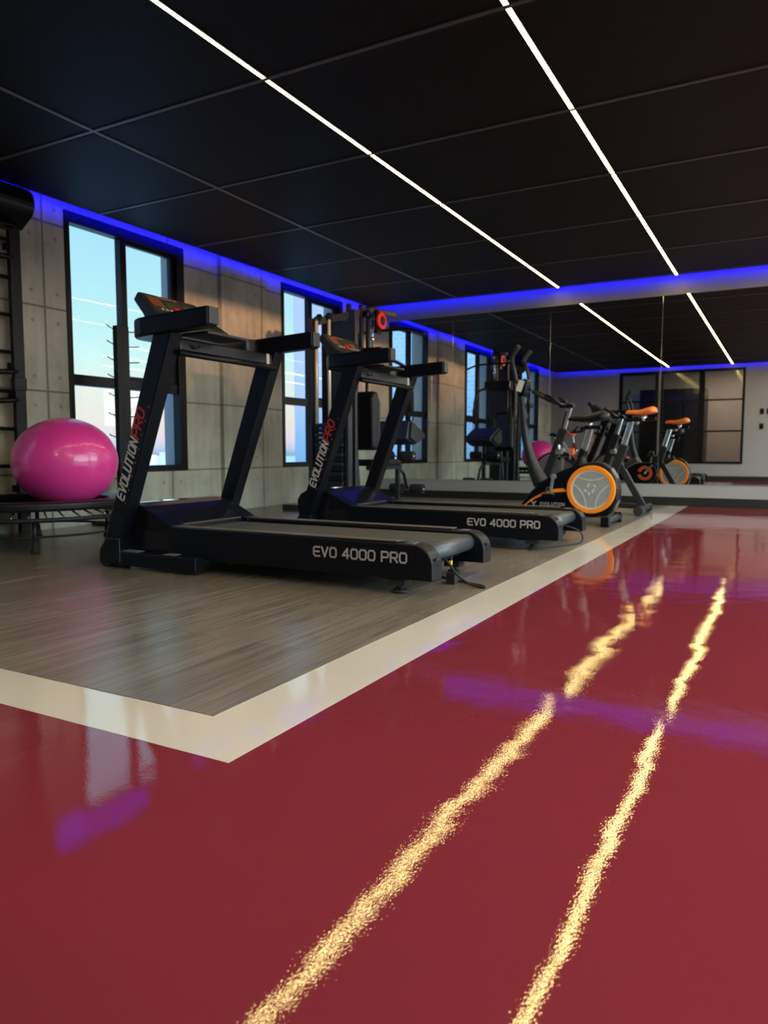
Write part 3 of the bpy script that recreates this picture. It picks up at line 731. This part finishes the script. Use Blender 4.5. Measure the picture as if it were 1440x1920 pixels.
# power cables lying on the floor, each fixed to its treadmill
o = MB(T1.location).tube(catmull([(-1.47, 3.02, .13), (-1.40, 3.00, .14), (-1.33, 3.01, .11), (-1.27, 3.00, .05), (-1.20, 2.995, .012), (-1.135, 2.99, .008), (-1.17, 3.02, .008), (-1.30, 3.08, .008), (-1.42, 3.14, .008), (-1.6, 3.2, .008)]), .0055, 10).build('power_cable', RUBBER, T1)
p = MB(T1.location); p.box((-1.33, 3.02, .001), (-1.29, 3.06, .05)); p.tube([(-1.31, 3.04, .045), (-1.315, 3.035, .13), (-1.33, 3.03, .15)], .006, 8); p.build('plug', RUBBER, o)
MB(T1.location).box((-1.32, 3.022, .088), (-1.306, 3.036, .106)).build('yellow_tag', YELLOW, o, bevel=.002)
MB(T2.location).tube(catmull([(-1.38, 4.72, .12), (-1.26, 4.78, .11), (-1.17, 4.82, .07), (-1.15, 4.78, .012), (-1.19, 4.62, .008), (-1.27, 4.45, .008), (-1.36, 4.33, .008), (-1.5, 4.30, .008), (-1.8, 4.40, .008)]), .0055, 10).build('power_cable', RUBBER, T2)

# ------------------------------------------------------------------ trampoline and ball
tc_ = Vector((-4.25, 3.08, 0))
t = empty('mini_trampoline', tc_, 'round black mini trampoline on short legs carrying the pink ball', 'trampoline')
def circ(r, z, n=64): return [(tc_.x + r * math.cos(2 * PI * i / n), tc_.y + r * math.sin(2 * PI * i / n), z) for i in range(n)]
MB(tc_).tube(circ(.56, .195), .014, 12, closed=True).build('frame_ring', DARKG, t)
pd_ = MB(tc_); pd_.ringdisc((tc_.x, tc_.y, .272), .44, .585, .052, ax=2, n=64); pd_.build('safety_pad', mat('black_pvc_pad', (.006, .006, .008), .42, spec=.3), t, bevel=.016, seg=3)
MB(tc_).ringdisc((tc_.x, tc_.y, .243), .001, .455, .006, ax=2, n=64).build('jumping_mat', FOAM, t)
sp_ = MB(tc_)
for i in range(36):
    a = 2 * PI * i / 36; sp_.cyl((tc_.x + .46 * math.cos(a), tc_.y + .46 * math.sin(a), .238), (tc_.x + .55 * math.cos(a), tc_.y + .55 * math.sin(a), .208), .006, 6)
sp_.build('springs', CHROME, t)
for k in range(6):
    a = math.radians(-37 + 60 * k); x, y = tc_.x + .52 * math.cos(a), tc_.y + .52 * math.sin(a)
    lg = MB(tc_).tube([(x, y, .195), (x, y, .03)], .014, 12).build('leg', DARKG, t)
    MB(tc_).tube([(x, y, .075), (x, y, .03), (x, y, .012), (x, y, .001)], [.018, .021, .028, .029], 16).build('rubber_foot', RUBBER, lg)
MB(tc_).tube(circ(.52, .095), .007, 8, closed=True).build('brace_ring', DARKG, t)
bl = MB((-4.2, 3.28, .247)); bl.ball((-4.2, 3.28, .247 + .287), .33, 64, 40, (1, 1, .875))
for v in bl.bm.verts:
    if v.co.z < .02: v.co.z = .02 - (.02 - v.co.z) * .25
o = bl.build('exercise_ball', PINK, shade=True); o.location = (-4.2, 3.28, .240)
tag(o, 'big shiny pink exercise ball resting on the black trampoline', 'exercise ball')

# ------------------------------------------------------------------ wall bars, wall unit, peg stand
t = empty('wall_bars', (-4.86, 3.0, 0), 'tall black metal wall bars ladder fixed to the concrete at the left edge', 'wall bars')
off = t.location
for y in (3.39, 2.52):
    p_ = MB(off).box((-4.885, y, .002), (-4.845, y + .085, 2.15)).build('post', BLACK, t, bevel=.005)
    MB(off).box((-4.889, y - .006, 1.03), (-4.841, y + .091, 1.12)).build('sleeve', BLACK2, p_, bevel=.003)
    for z in (1.18, .98, 2.02, .3): MB(off).box((-4.958, y + .02, z), (-4.885, y + .06, z + .05)).build('wall_bracket', BLACK2, p_, bevel=.003)
for z in (2.075, 1.815, 1.555, 1.295, 1.02, .755, .49, .23): MB(off).cyl((-4.865, 2.53, z), (-4.865, 3.45, z), .014, 14).build('rung', BLACK, t)
for z in (1.96, 1.165, .965):
    MB(off).tube(catmull([(-4.865, 3.42, z), (-4.84, 3.33, z - .01), (-4.83, 3.2, z - .02), (-4.83, 2.9, z - .02)]), .020, 10).build('grip', BLACK2, t)
t = empty('split_air_conditioner', (-4.955, 3.0, 2.10), 'black rounded wall unit mounted high beside the ceiling above the wall bars', 'wall unit')
pr = [(-4.955, 2.435), (-4.78, 2.435)] + [(-4.80 + .075 * math.cos(a), 2.33 + .10 * math.sin(a) - .0) for a in [PI / 2 - .3 - i * .25 for i in range(11)]] + [(-4.87, 2.175), (-4.93, 2.165), (-4.955, 2.17)]
MB(t.location).prism(pr, 1, 2.45, 3.515).build('casing', BLACK2, t, bevel=.01, seg=3)
MB(t.location).box((-4.90, 2.55, 2.158), (-4.80, 3.42, 2.172)).build('air_flap', GLOSSB, t, bevel=.003)

t = empty('peg_stand', (-4.70, 4.225, 0), 'tall slim black stand with thin pegs in front of the first window', 'storage stand')
off = t.location
MB(off).box((-4.72, 4.16, .02), (-4.67, 4.222, 1.585)).build('post', BLACK, t, bevel=.004)
MB(off).box((-4.745, 4.24, .02), (-4.70, 4.31, 1.595)).build('post', BLACK, t, bevel=.004)
MB(off).box((-4.90, 4.05, .001), (-4.50, 4.42, .022)).build('base_plate', BLACK, t, bevel=.004)
for z in (1.565, 1.445, 1.32, 1.185, 1.04, .885, .715, .55, .38):
    MB(off).tube([(-4.70, 4.165, z - .012), (-4.69, 4.085, z + .008), (-4.69, 4.078, z + .016)], .0045, 8).build('peg', BLACK, t)
    MB(off).tube([(-4.72, 4.305, z - .012), (-4.70, 4.40, z - .002), (-4.70, 4.406, z + .006)], .0045, 8).build('peg', BLACK, t)

# ------------------------------------------------------------------ multi-station gym
def make_gym():
    t = empty('multi_station_gym', (-3.8, 6.8, 0), 'black multi-station weight machine with pulleys and padded seat in the far left corner', 'weight machine')
    off = t.location; P = lambda: MB(off)
    P().box((-4.45, 6.00, .001), (-3.30, 6.08, .06)).build('rear_base_foot', DARKG, t, bevel=.005)
    P().box((-3.84, 6.08, .005), (-3.76, 7.40, .055)).build('base_beam', DARKG, t, bevel=.005)
    P().box((-4.10, 7.25, .001), (-3.50, 7.31, .05)).build('front_base_foot', DARKG, t, bevel=.005)
    s = P().box((-4.04, 6.02, .10), (-3.74, 6.16, .16)).build('weight_stack', BLACK2, t, bevel=.004)
    for i in range(15): P().box((-4.06, 6.01, .165 + i * .047), (-3.74, 6.17, .207 + i * .047)).build('weight_plate', BLACK2 if i % 2 else DARKG, s, bevel=.006)
    for x in (-4.02, -3.875): P().cyl((x, 6.00, .86), (x, 6.00, 1.84), .015, 16).build('guide_rod', RODM, t)
    P().box((-4.09, 6.19, .06), (-3.70, 6.225, 1.86)).build('stack_shroud', mat('black_blue_sheet', (.010, .012, .018), .4), t, bevel=.005)
    P().box((-4.14, 6.02, .05), (-4.09, 6.14, 1.88)).build('rear_post', mat('dark_brown_coat', (.022, .016, .012), .4), t, bevel=.004)  # brown of the warm light reflected on this post is put into its colour
    P().box((-3.715, 6.03, .05), (-3.685, 6.11, 1.10)).build('rear_post', DARKG, t, bevel=.004)
    P().box((-3.84, 6.30, .05), (-3.77, 6.37, 1.98)).build('main_post', DARKG, t, bevel=.005)
    P().bar((-4.08, 6.05, 1.84), (-3.82, 6.80, 2.06), .06, .07).build('top_beam', DARKG, t, bevel=.005)
    P().bar((-3.84, 6.70, 2.04), (-3.62, 6.88, 2.0), .05, .05).build('top_arm', DARKG, t, bevel=.005)
    for x, y in ((-3.96, 6.50), (-3.87, 6.60), (-3.86, 6.72)): P().bar((x, y, 1.65), (x, y, 2.08), .035, .05, (0, 1, 0)).build('hanger_strut', DARKG, t, bevel=.003)
    for c, r_, m in (((-3.72, 6.75, 1.93), .085, RED), ((-3.80, 6.62, 1.98), .05, BLACK2), ((-4.0, 6.2, 1.90), .05, BLACK2), ((-4.05, 6.10, 1.88), .045, BLACK2)):
        pl = P(); pl.cyl((c[0] - .014, c[1], c[2]), (c[0] + .014, c[1], c[2]), r_, 28); o = pl.build('pulley', m, t, bevel=.004)
        P().cyl((c[0] - .05, c[1], c[2]), (c[0] + .02, c[1], c[2]), r_ * .55, 20).build('pulley_bracket', BLACK2, o)
    P().box((-3.78, 6.70, 1.80), (-3.74, 6.80, 2.04)).build('pulley_plate', BLACK2, t, bevel=.006)
    P().tube([(-3.84, 6.77, 2.05), (-3.84, 6.77, 1.66)], .014, 12).build('chrome_rod', CHROME, t)
    for z in (1.96, 1.86, 1.74): P().cyl((-3.84, 6.77, z), (-3.84, 6.77, z + .035), .023, 16).build('rod_collar', CHROME, t)
    P().tube(catmull([(-4.24, 6.90, 1.80), (-4.10, 6.92, 1.845), (-3.95, 6.93, 1.86), (-3.62, 6.93, 1.86), (-3.45, 6.92, 1.845), (-3.30, 6.90, 1.79)]), .014, 12).build('lat_bar', BLACK, t)
    P().box((-4.02, 6.55, 1.50), (-3.62, 6.72, 1.64)).build('carriage', BLACK2, t, bevel=.012)
    P().box((-3.94, 6.62, 1.64), (-3.90, 6.66, 1.80)).build('carriage_post', BLACK2, t, bevel=.003)
    for s_ in (-1, 1):
        x = -3.78 + s_ * .13
        a = P().tube(catmull([(x, 6.65, 1.52), (x + s_ * .05, 6.82, 1.52), (x + s_ * .11, 6.97, 1.45), (x + s_ * .14, 7.02, 1.30), (x + s_ * .14, 7.02, 1.22)]), .018, 12).build('press_arm', BLACK, t)
        P().cyl((x + s_ * .14, 7.02, 1.22), (x + s_ * .14, 7.02, 1.00), .030, 18).build('foam_grip', FOAM, a)
        P().tube([(x + s_ * .14, 7.02 + .05 * math.sin(q), .96 + .05 * math.cos(q)) for q in [i * PI / 8 for i in range(16)]], .006, 8, closed=True).build('ring_handle', BLACK, a)
    # back pad, navy front and grey sides
    bk = P(); bk.prism([(6.40, .62), (6.50, .60), (6.55, .64), (6.55, 1.10), (6.50, 1.19), (6.42, 1.19), (6.38, 1.12)], 0, -3.93, -3.62)
    bp = bk.build('back_pad', mat('black_vinyl', (.006, .006, .008), .4, spec=.2, bump=(200, .1, .001)), t, bevel=.03, seg=4)
    f_ = P(); f_.prism([(-3.87, .66), (-3.68, .66), (-3.66, .9), (-3.68, 1.15), (-3.87, 1.15), (-3.89, .9)], 1, 6.546, 6.558); f_.build('front_panel', NAVY, bp, bevel=.004)
    for x0, x1 in ((-3.925, -3.885), (-3.665, -3.625)): P().box((x0, 6.53, .66), (x1, 6.556, 1.10)).build('side_panel', VINYLG, bp, bevel=.008)
    L = P(); lettering(L, 'EVOLUTION', (-3.790, 6.559, .72), (0, 0, 1), (1, 0, 0), .03, .026, .010, .006); L.build('pad_logo', VINYLG, bp)
    P().box((-3.80, 6.37, .85), (-3.76, 6.42, 1.0)).build('pad_mount', BLACK2, t)
    P().box((-3.95, 6.60, .44), (-3.63, 7.02, .51)).build('seat_pad', MATS['black_vinyl'], t, bevel=.02, seg=3)
    P().box((-3.82, 6.66, .05), (-3.76, 6.72, .44)).build('seat_post', DARKG, t, bevel=.004)
    P().box((-3.82, 6.60, .40), (-3.76, 7.30, .445)).build('seat_beam', DARKG, t, bevel=.004)
    P().bar((-3.80, 7.27, .0), (-3.80, 7.27, .46), .045, .05, (0, 1, 0)).build('leg_post', DARKG, t, bevel=.004)
    P().tube([(-3.80, 7.28, .42), (-3.80, 7.42, .34), (-3.80, 7.50, .17)], .018, 12).build('leg_lever', DARKG, t)
    for y, z in ((7.25, .54), (7.50, .17)):
        o = P().cyl((-4.01, y, z), (-3.85, y, z), .055, 24).build('foam_roller', FOAM, t, bevel=.006)
        o = P().cyl((-3.75, y, z), (-3.59, y, z), .055, 24).build('foam_roller', FOAM, t, bevel=.006)
        P().cyl((-4.02, y, z), (-3.58, y, z), .010, 10).build('roller_axle', CHROME, t)
    pc = P().prism([(7.10, .72), (7.16, .92), (7.20, .93), (7.52, .80), (7.54, .74), (7.30, .66)], 0, -3.98, -3.60).build('preacher_pad', NAVY, t, bevel=.02, seg=3)
    for x in (-3.995, -3.585): P().prism([(7.14, .735), (7.17, .90), (7.20, .91), (7.49, .79), (7.50, .75), (7.30, .68)], 0, x - .012, x + .012).build('pad_side', DARKG, pc, bevel=.006)
    P().bar((-3.79, 7.27, .44), (-3.79, 7.30, .70), .04, .04, (0, 1, 0)).build('preacher_post', DARKG, t, bevel=.003)
    o = P().tube(catmull([(-3.90, 6.42, 1.20), (-3.86, 6.43, .8), (-3.82, 6.44, .35), (-3.81, 6.44, .18)]), .018, 12).build('lever_arm', DARKG, t)
    P().ball((-3.81, 6.44, .14), .042, 20, 12).build('lever_knob', RUBBER, o)
    P().box((-3.90, 6.28, .42), (-3.80, 6.32, .60)).build('low_pulley_block', DARKG, t, bevel=.01)
    for x in (-3.92, -3.79): P().cyl((x, 6.27, .55), (x, 6.31, .55), .015, 12).build('bolt', CHROME, t)
    P().tube([(-3.84, 6.75, 1.66), (-3.84, 6.75, 1.5)], .004, 6).build('cable', RUBBER, t)
    P().tube([(-3.96, 6.09, 1.84), (-3.96, 6.09, .86)], .004, 6).build('cable', RUBBER, t)
    return t
make_gym()

# ------------------------------------------------------------------ upright exercise bike with horn handles
def make_bike():
    yc = 6.14
    t = empty('upright_exercise_bike', (-1.6, yc, 0), 'upright exercise bike with curved horn handles and a grey orange-ringed wheel cover', 'exercise bike')
    off = t.location; P = lambda: MB(off)
    body = [(-2.02, .075), (-1.99, .135), (-1.93, .225), (-1.84, .315), (-1.74, .385), (-1.62, .445), (-1.50, .490), (-1.40, .510), (-1.31, .500), (-1.24, .455), (-1.195, .38), (-1.175, .29), (-1.18, .20), (-1.215, .12), (-1.27, .07), (-1.36, .055), (-1.70, .055)]
    h = P().prism(body, 1, yc - .075, yc + .075).build('housing', BLACK2, t, bevel=.02, seg=3)
    ce = (-1.39, .285)
    for s_ in (-1, 1):
        y = yc + s_ * .078
        P().cyl((ce[0], yc + s_ * .06, ce[1]), (ce[0], y + s_ * .018, ce[1]), .165, 48).build('wheel_cover', GREYD, h, bevel=.004)
        P().ringdisc((ce[0], y + s_ * .012, ce[1]), .158, .196, .034, n=64).build('orange_ring', ORANGE, h, bevel=.006)
        P().ringdisc((ce[0], y + s_ * .016, ce[1]), .148, .158, .012, n=64).build('silver_ring', LGREYD, h)
        fy = y + s_ * .019
        for k in range(3):      # three curved inlays making a triangle
            a0 = PI / 2 + k * 2 * PI / 3; c2 = (ce[0] + .285 * math.cos(a0), ce[1] + .285 * math.sin(a0))
            P().ringdisc((c2[0], fy, c2[1]), .205, .212, .004, n=20, ang=(a0 + PI - .52, a0 + PI + .52)).build('curved_inlay', LGREYD, h)
        lg = P()
        for (u, v, w, hh, an) in ((-.02, .035, .014, .034, .4), (.03, .03, .012, .026, -.6), (-.045, -.01, .012, .03, -.8), (.018, -.01, .014, .036, .5), (-.015, -.035, .012, .026, -.3)):
            d_ = Vector((math.sin(an), 0, math.cos(an))) * hh / 2; c_ = Vector((ce[0] + u, fy, ce[1] + v)); lg.bar(c_ - d_, c_ + d_, .004, w, (math.cos(an), 0, -math.sin(an)))
        lg.build('centre_mark', LGREYD, h)
        sw = catmull([(-1.985, yc, .105), (-1.90, yc, .185), (-1.80, yc, .245), (-1.70, yc, .280), (-1.62, yc, .290)], 5); sw2 = catmull([(-1.985, yc, .100), (-1.90, yc, .170), (-1.80, yc, .222), (-1.70, yc, .252), (-1.585, yc, .262)], 5)
        ybase = yc + s_ * .075; m_ = P(); R = []
        for a, b in zip(sw, sw2): R.append([m_.v((a.x, ybase, a.z)), m_.v((b.x, ybase, b.z)), m_.v((b.x, ybase + s_ * .003, b.z)), m_.v((a.x, ybase + s_ * .003, a.z))])
        for A, B in zip(R[:-1], R[1:]):
            for k in range(4): m_.bm.faces.new([A[k], A[(k + 1) % 4], B[(k + 1) % 4], B[k]])
        m_.bm.faces.new(R[0]); m_.bm.faces.new(R[-1][::-1]); m_.build('orange_swoosh', ORANGE, h)
        L = P()
        if s_ < 0: lettering(L, 'EVOLUTION', (-1.815, ybase - .0005, .143), (1, 0, 0), (0, 0, 1), .024, .018, .007, .0045)
        else: lettering(L, 'EVOLUTION', (-1.62, ybase + .0005, .128), (-1, 0, 0), (0, 0, 1), .022, .018, .007, .0045)
        L.build('word_logo', LETW, h)
        L = P(); xx = -1.87
        for q in ((-.02, .02), (.02, .02), (0, -.025)): L.bar((xx, ybase + s_ * .001, .155), (xx + q[0], ybase + s_ * .001, .155 + q[1]), .003, .009, (1, 0, .01))
        L.build('badge', LETW, h)
        # crank, pedal
        d_ = -1 if s_ < 0 else 1
        e = Vector((-1.70, yc + s_ * .10, .385)); q = e + Vector((-.02, 0, -.15)) * (1 if s_ < 0 else -1)
        cr = P(); cr.cyl((e.x, yc + s_ * .07, e.z), (e.x, yc + s_ * .115, e.z), .022); cr.bar(e + Vector((0, s_ * .008, 0)), q + Vector((0, s_ * .008, 0)), .016, .026, (1, 0, 0)); c_ = cr.build('crank', MIDG, t, bevel=.004)
        P().box((q.x - .05, q.y + s_ * .02, q.z - .012), (q.x + .05, q.y + s_ * .10, q.z + .012)).build('pedal', BLACK2, c_, bevel=.006)
        P().tube([(q.x - .04, q.y + s_ * .02, q.z + .01), (q.x - .02, q.y + s_ * .03, q.z + .06), (q.x + .03, q.y + s_ * .09, q.z + .06), (q.x + .04, q.y + s_ * .10, q.z + .01)], .006, 8).build('pedal_strap', MIDG, c_)
    # stabilisers
    for x in (-1.235, -2.02):
        f = P().tube([(x, yc - .25, .045), (x, yc + .25, .045)], .030, 16).build('stabiliser', DARKG, t)
        for s_ in (-1, 1): P().box((x - .036, yc + s_ * .21, .001), (x + .036, yc + s_ * .275, .085)).build('end_cap', BLACK2, f, bevel=.012, seg=3)
    P().cyl((-2.075, yc - .20, .05), (-2.075, yc - .16, .05), .035, 20).build('wheel', RUBBER, t); P().cyl((-2.075, yc + .16, .05), (-2.075, yc + .20, .05), .035, 20).build('wheel', RUBBER, t)
    # front post, curved foot
    P().tube(catmull([(-1.83, yc, .32), (-1.885, yc, .43), (-1.935, yc, .56), (-1.975, yc, .72), (-2.00, yc, .92), (-2.02, yc, 1.10)], 6), [.066, .066, .064, .062, .060, .058, .055, .052, .049, .047, .045, .043, .041, .040, .038, .037] + [.035] * 15, 18).build('front_post', DARKG, t)
    hp = P().tube([(-2.00, yc, 1.06), (-2.01, yc, 1.13)], .045, 16).build('console_bracket', BLACK2, t)
    for ly, pts in ((-.06, [(-1.98, 1.11), (-2.03, 1.16), (-2.06, 1.27), (-2.075, 1.38), (-2.01, 1.475)]), (.075, [(-1.95, 1.11), (-1.975, 1.23), (-2.01, 1.345), (-2.035, 1.375), (-1.98, 1.46)])):
        pts3 = [(x, yc + ly * (.5 + i * .3), z) for i, (x, z) in enumerate(pts)]
        o = P().tube(catmull(pts3), .015, 12).build('horn_handle', DARKG, t)
        P().tube(catmull(pts3)[14:], .020, 12).build('grip', RUBBER, o)
    cs = P(); cs.prism([(-2.03, 1.10), (-1.99, 1.20), (-1.965, 1.205), (-1.945, 1.195), (-1.965, 1.09), (-2.0, 1.08)], 1, yc - .07, yc + .07); con = cs.build('console', BLACK2, t, bevel=.01, seg=3)
    P().bar((-1.954, yc, 1.195), (-1.975, yc, 1.10), .115, .014, (1, 0, .2)).build('screen', SCREENW, con, bevel=.003)
    P().bar((-1.99, yc - .075, 1.19), (-2.02, yc - .075, 1.10), .004, .05, (1, 0, 0)).build('screen_side', SCREENW, con)
    P().cyl((-1.96, yc, .98), (-1.915, yc, .985), .022, 16).build('tension_knob', RUBBER, t)
    P().tube(catmull([(-1.98, yc - .02, 1.08), (-1.93, yc - .03, .98), (-1.955, yc - .02, .85), (-1.95, yc, .78)]), .006, 8).build('sensor_wire', RUBBER, t)
    # seat
    P().tube(catmull([(-1.50, yc, .46), (-1.495, yc, .52), (-1.49, yc, .56), (-1.47, yc, .61)], 5), [.075, .07, .06, .055, .05, .045, .042, .04, .038, .036, .036, .036, .036, .036, .036, .036], 18).build('seat_tube', BLACK, t)
    P().bar((-1.475, yc, .60), (-1.425, yc, .785), .032, .05, (1, 0, 0)).build('seat_post', CHROME, t, bevel=.006)
    P().box((-1.475, yc - .02, .775), (-1.34, yc + .02, .805)).build('seat_slider', BLACK2, t, bevel=.004)
    P().cyl((-1.36, yc, .775), (-1.36, yc, .74), .012, 12).build('slider_knob', BLACK2, t)
    saddle(P, -1.46, yc, .855, 1.0, MATS['black_vinyl'], t)
    P().cyl((-1.43, yc, .80), (-1.43, yc, .835), .022, 16).build('saddle_clamp', CHROME, t)
    return t
def saddle(P, x, y, z, s, m, t):
    """saddle: slim nose to -x, broad raised tail to +x, built from oval sections"""
    st = [(-.150, .008, .000, .010), (-.142, .020, .004, .022), (-.115, .026, .006, .030), (-.07, .030, .004, .034), (-.02, .040, .000, .038), (.03, .062, .002, .044),
          (.08, .092, .012, .052), (.12, .108, .020, .056), (.15, .104, .024, .050), (.172, .080, .022, .036), (.182, .040, .018, .016)]
    m_ = P(); R_ = []; N_ = 20
    for a, w, zo, th in st:
        ring = []
        for k in range(N_):
            q = 2 * PI * k / N_; cy, cz = math.cos(q), math.sin(q)
            ring.append(m_.v((x + a * s, y + w * s * cy, z + (zo + (th * .85 * cz if cz > 0 else th * .62 * cz) - .10 * w * cy * cy) * s)))
        R_.append(ring)
    for A, B in zip(R_[:-1], R_[1:]):
        for k in range(N_): m_.bm.faces.new([A[k], A[(k + 1) % N_], B[(k + 1) % N_], B[k]])
    m_.bm.faces.new(R_[0]); m_.bm.faces.new(R_[-1][::-1])
    return m_.build('saddle', m, t, shade=True)
make_bike()

# ------------------------------------------------------------------ spin bikes
def make_spin(name_label, frame, accent, sad, group, yc=7.30):
    t = empty('spin_bike', (-1.7, yc, 0), name_label, 'spin bike', group)
    off = t.location; P = lambda: MB(off)
    fw = P(); fw.ringdisc((-2.02, yc, .33), .19, .235, .03, n=56); fw.cyl((-2.02, yc - .008, .33), (-2.02, yc + .008, .33), .195, 40); o = fw.build('flywheel', BRUSHED, t, bevel=.003)
    P().cyl((-2.02, yc - .05, .33), (-2.02, yc + .05, .33), .03, 20).build('hub', CHROME, o)
    P().ringdisc((-2.02, yc, .33), .245, .262, .06, n=30, ang=(.5, 2.8)).build('wheel_guard', BLACK2, t, bevel=.004)
    P().bar((-2.20, yc, .12), (-1.955, yc, .82), .065, .085, (1, 0, 0)).build('head_tube', frame, t, bevel=.012)
    P().bar((-1.972, yc, .78), (-1.905, yc, 1.02), .038, .058, (1, 0, 0)).build('handlebar_post', CHROME, t, bevel=.008)
    P().bar((-1.985, yc, .79), (-1.930, yc, .99), .040, .018, (1, 0, 0)).build('height_strip', BLACK2, t)
    P().bar((-1.47, yc, .36), (-1.37, yc, .66), .062, .085, (1, 0, 0)).build('seat_tube', frame, t, bevel=.012)
    P().bar((-1.385, yc, .62), (-1.310, yc, .885), .036, .055, (1, 0, 0)).build('seat_post', CHROME, t, bevel=.008)
    P().bar((-1.36, yc, .885), (-1.09, yc, .895), .04, .03).build('seat_slider', BLACK2, t, bevel=.004)
    P().cyl((-1.20, yc, .88), (-1.20, yc, .935), .024, 16).build('saddle_clamp', CHROME, t)
    P().cyl((-1.25, yc - .02, .86), (-1.25, yc - .06, .86), .015, 12).build('slider_knob', CHROME, t)
    saddle(P, -1.24, yc, .955, .86, sad, t)
    P().bar((-2.04, yc, .60), (-1.55, yc, .34), .05, .075).build('down_tube', frame, t, bevel=.012)
    P().bar((-2.00, yc, .73), (-1.84, yc, .49), .022, .03).build('brace', MIDG, t, bevel=.004)
    P().bar((-1.52, yc, .34), (-1.25, yc, .52), .04, .05).build('rear_link', frame, t, bevel=.006)
    P().bar((-1.43, yc, .50), (-1.19, yc, .08), .05, .065, (1, 0, 0)).build('rear_leg', frame, t, bevel=.008)
    P().bar((-2.16, yc, .10), (-1.20, yc, .07), .05, .05).build('bottom_rail', frame, t, bevel=.006)
    for x in (-1.18, -2.20):
        f = P().bar((x, yc - .27, .06), (x, yc + .27, .06), .06, .05).build('stabiliser', frame, t, bevel=.006)
        for s_ in (-1, 1): P().cyl((x, yc + s_ * .24, .046), (x, yc + s_ * .29, .046), .044, 24).build('end_wheel', RUBBER, f, bevel=.006)
    # drive cover and crank
    g = P().prism([(-2.06 + .06 * math.cos(a), .33 + .07 * math.sin(a)) for a in [PI / 2 + i * PI / 8 for i in range(9)]] + [(-1.58 + .14 * math.cos(a), .32 + .14 * math.sin(a)) for a in [-PI / 2 + i * PI / 10 for i in range(11)]], 1, yc + .035, yc + .085).build('drive_cover', BLACK2, t, bevel=.008)
    P().ringdisc((-1.58, yc + .088, .32), .052, .092, .008, n=40, ang=(.25 + PI, 3 * PI - .25)).build('cover_ring', accent, g)
    for s_ in (-1, 1):
        e = Vector((-1.58, yc + s_ * .105, .32)); q = e + Vector((.10, 0, .12)) * s_
        cr = P(); cr.cyl((e.x, yc, e.z), (e.x, e.y + s_ * .01, e.z), .016); cr.bar(e, q, .014, .024, (1, 0, 0)); c_ = cr.build('crank', BRUSHED, t, bevel=.003)
        P().box((q.x - .045, q.y + s_ * .01, q.z - .012), (q.x + .045, q.y + s_ * .09, q.z + .012)).build('pedal', BLACK2, c_, bevel=.005)
    # handlebars
    for s_ in (-1, 1):
        hb = P().tube(catmull([(-1.88, yc + s_ * .03, 1.055), (-2.0, yc + s_ * .07, 1.06), (-2.10, yc + s_ * .10, 1.10), (-2.25, yc + s_ * .10, 1.19)]), .014, 12).build('handlebar', BLACK2, t)
        P().tube([(-2.14, yc + s_ * .10, 1.123), (-2.25, yc + s_ * .10, 1.19)], .019, 12).build('grip', RUBBER, hb)
        hb = P().tube(catmull([(-1.93, yc + s_ * .04, 1.05), (-1.95, yc + s_ * .16, 1.05), (-1.98, yc + s_ * .23, 1.08), (-2.08, yc + s_ * .24, 1.14)]), .014, 12).build('handlebar', BLACK2, t)
    P().box((-2.0, yc - .04, 1.02), (-1.86, yc + .04, 1.055)).build('handlebar_clamp', BLACK2, t, bevel=.008)
    P().box((-1.99, yc - .035, 1.06), (-1.93, yc + .035, 1.10)).build('display', BLACK2, t, bevel=.008)
    # resistance lever, brake, accents
    P().tube([(-1.95, yc, .80), (-1.885, yc, .76), (-1.84, yc, .75)], .009, 10).build('resistance_lever', RED, t)
    k = P(); k.box((-2.03, yc - .04, .565), (-1.95, yc + .04, .62)); k.cyl((-1.99, yc - .05, .61), (-1.99, yc - .05, .66), .014); k.build('brake', CHROME, t, bevel=.006)
    P().box((-1.89, yc - .03, .56), (-1.85, yc + .03, .62)).build('accent_block', accent, t, bevel=.006)
    P().box((-1.83, yc - .03, .50), (-1.80, yc + .03, .53)).build('accent_block', accent, t, bevel=.006)
    P().bar((-1.80, yc - .03, .475), (-1.62, yc - .03, .38), .004, .03).build('accent_stripe', accent, t)
    P().bar((-1.80, yc + .03, .475), (-1.62, yc + .03, .38), .004, .03).build('accent_stripe', accent, t)
    return t
S1 = make_spin('black spin bike with chrome posts and an orange saddle, close to the mirrors', DARKG, ORANGER, SADOR, None)
S2 = make_spin('spin bike with dark red frame, seen only in the mirror in the back left corner', REDB, RED, MATS['black_vinyl'], None, yc=7.31)
S2.location = (-4.35, .62, 0); S2.rotation_euler = (0, 0, 1.9)
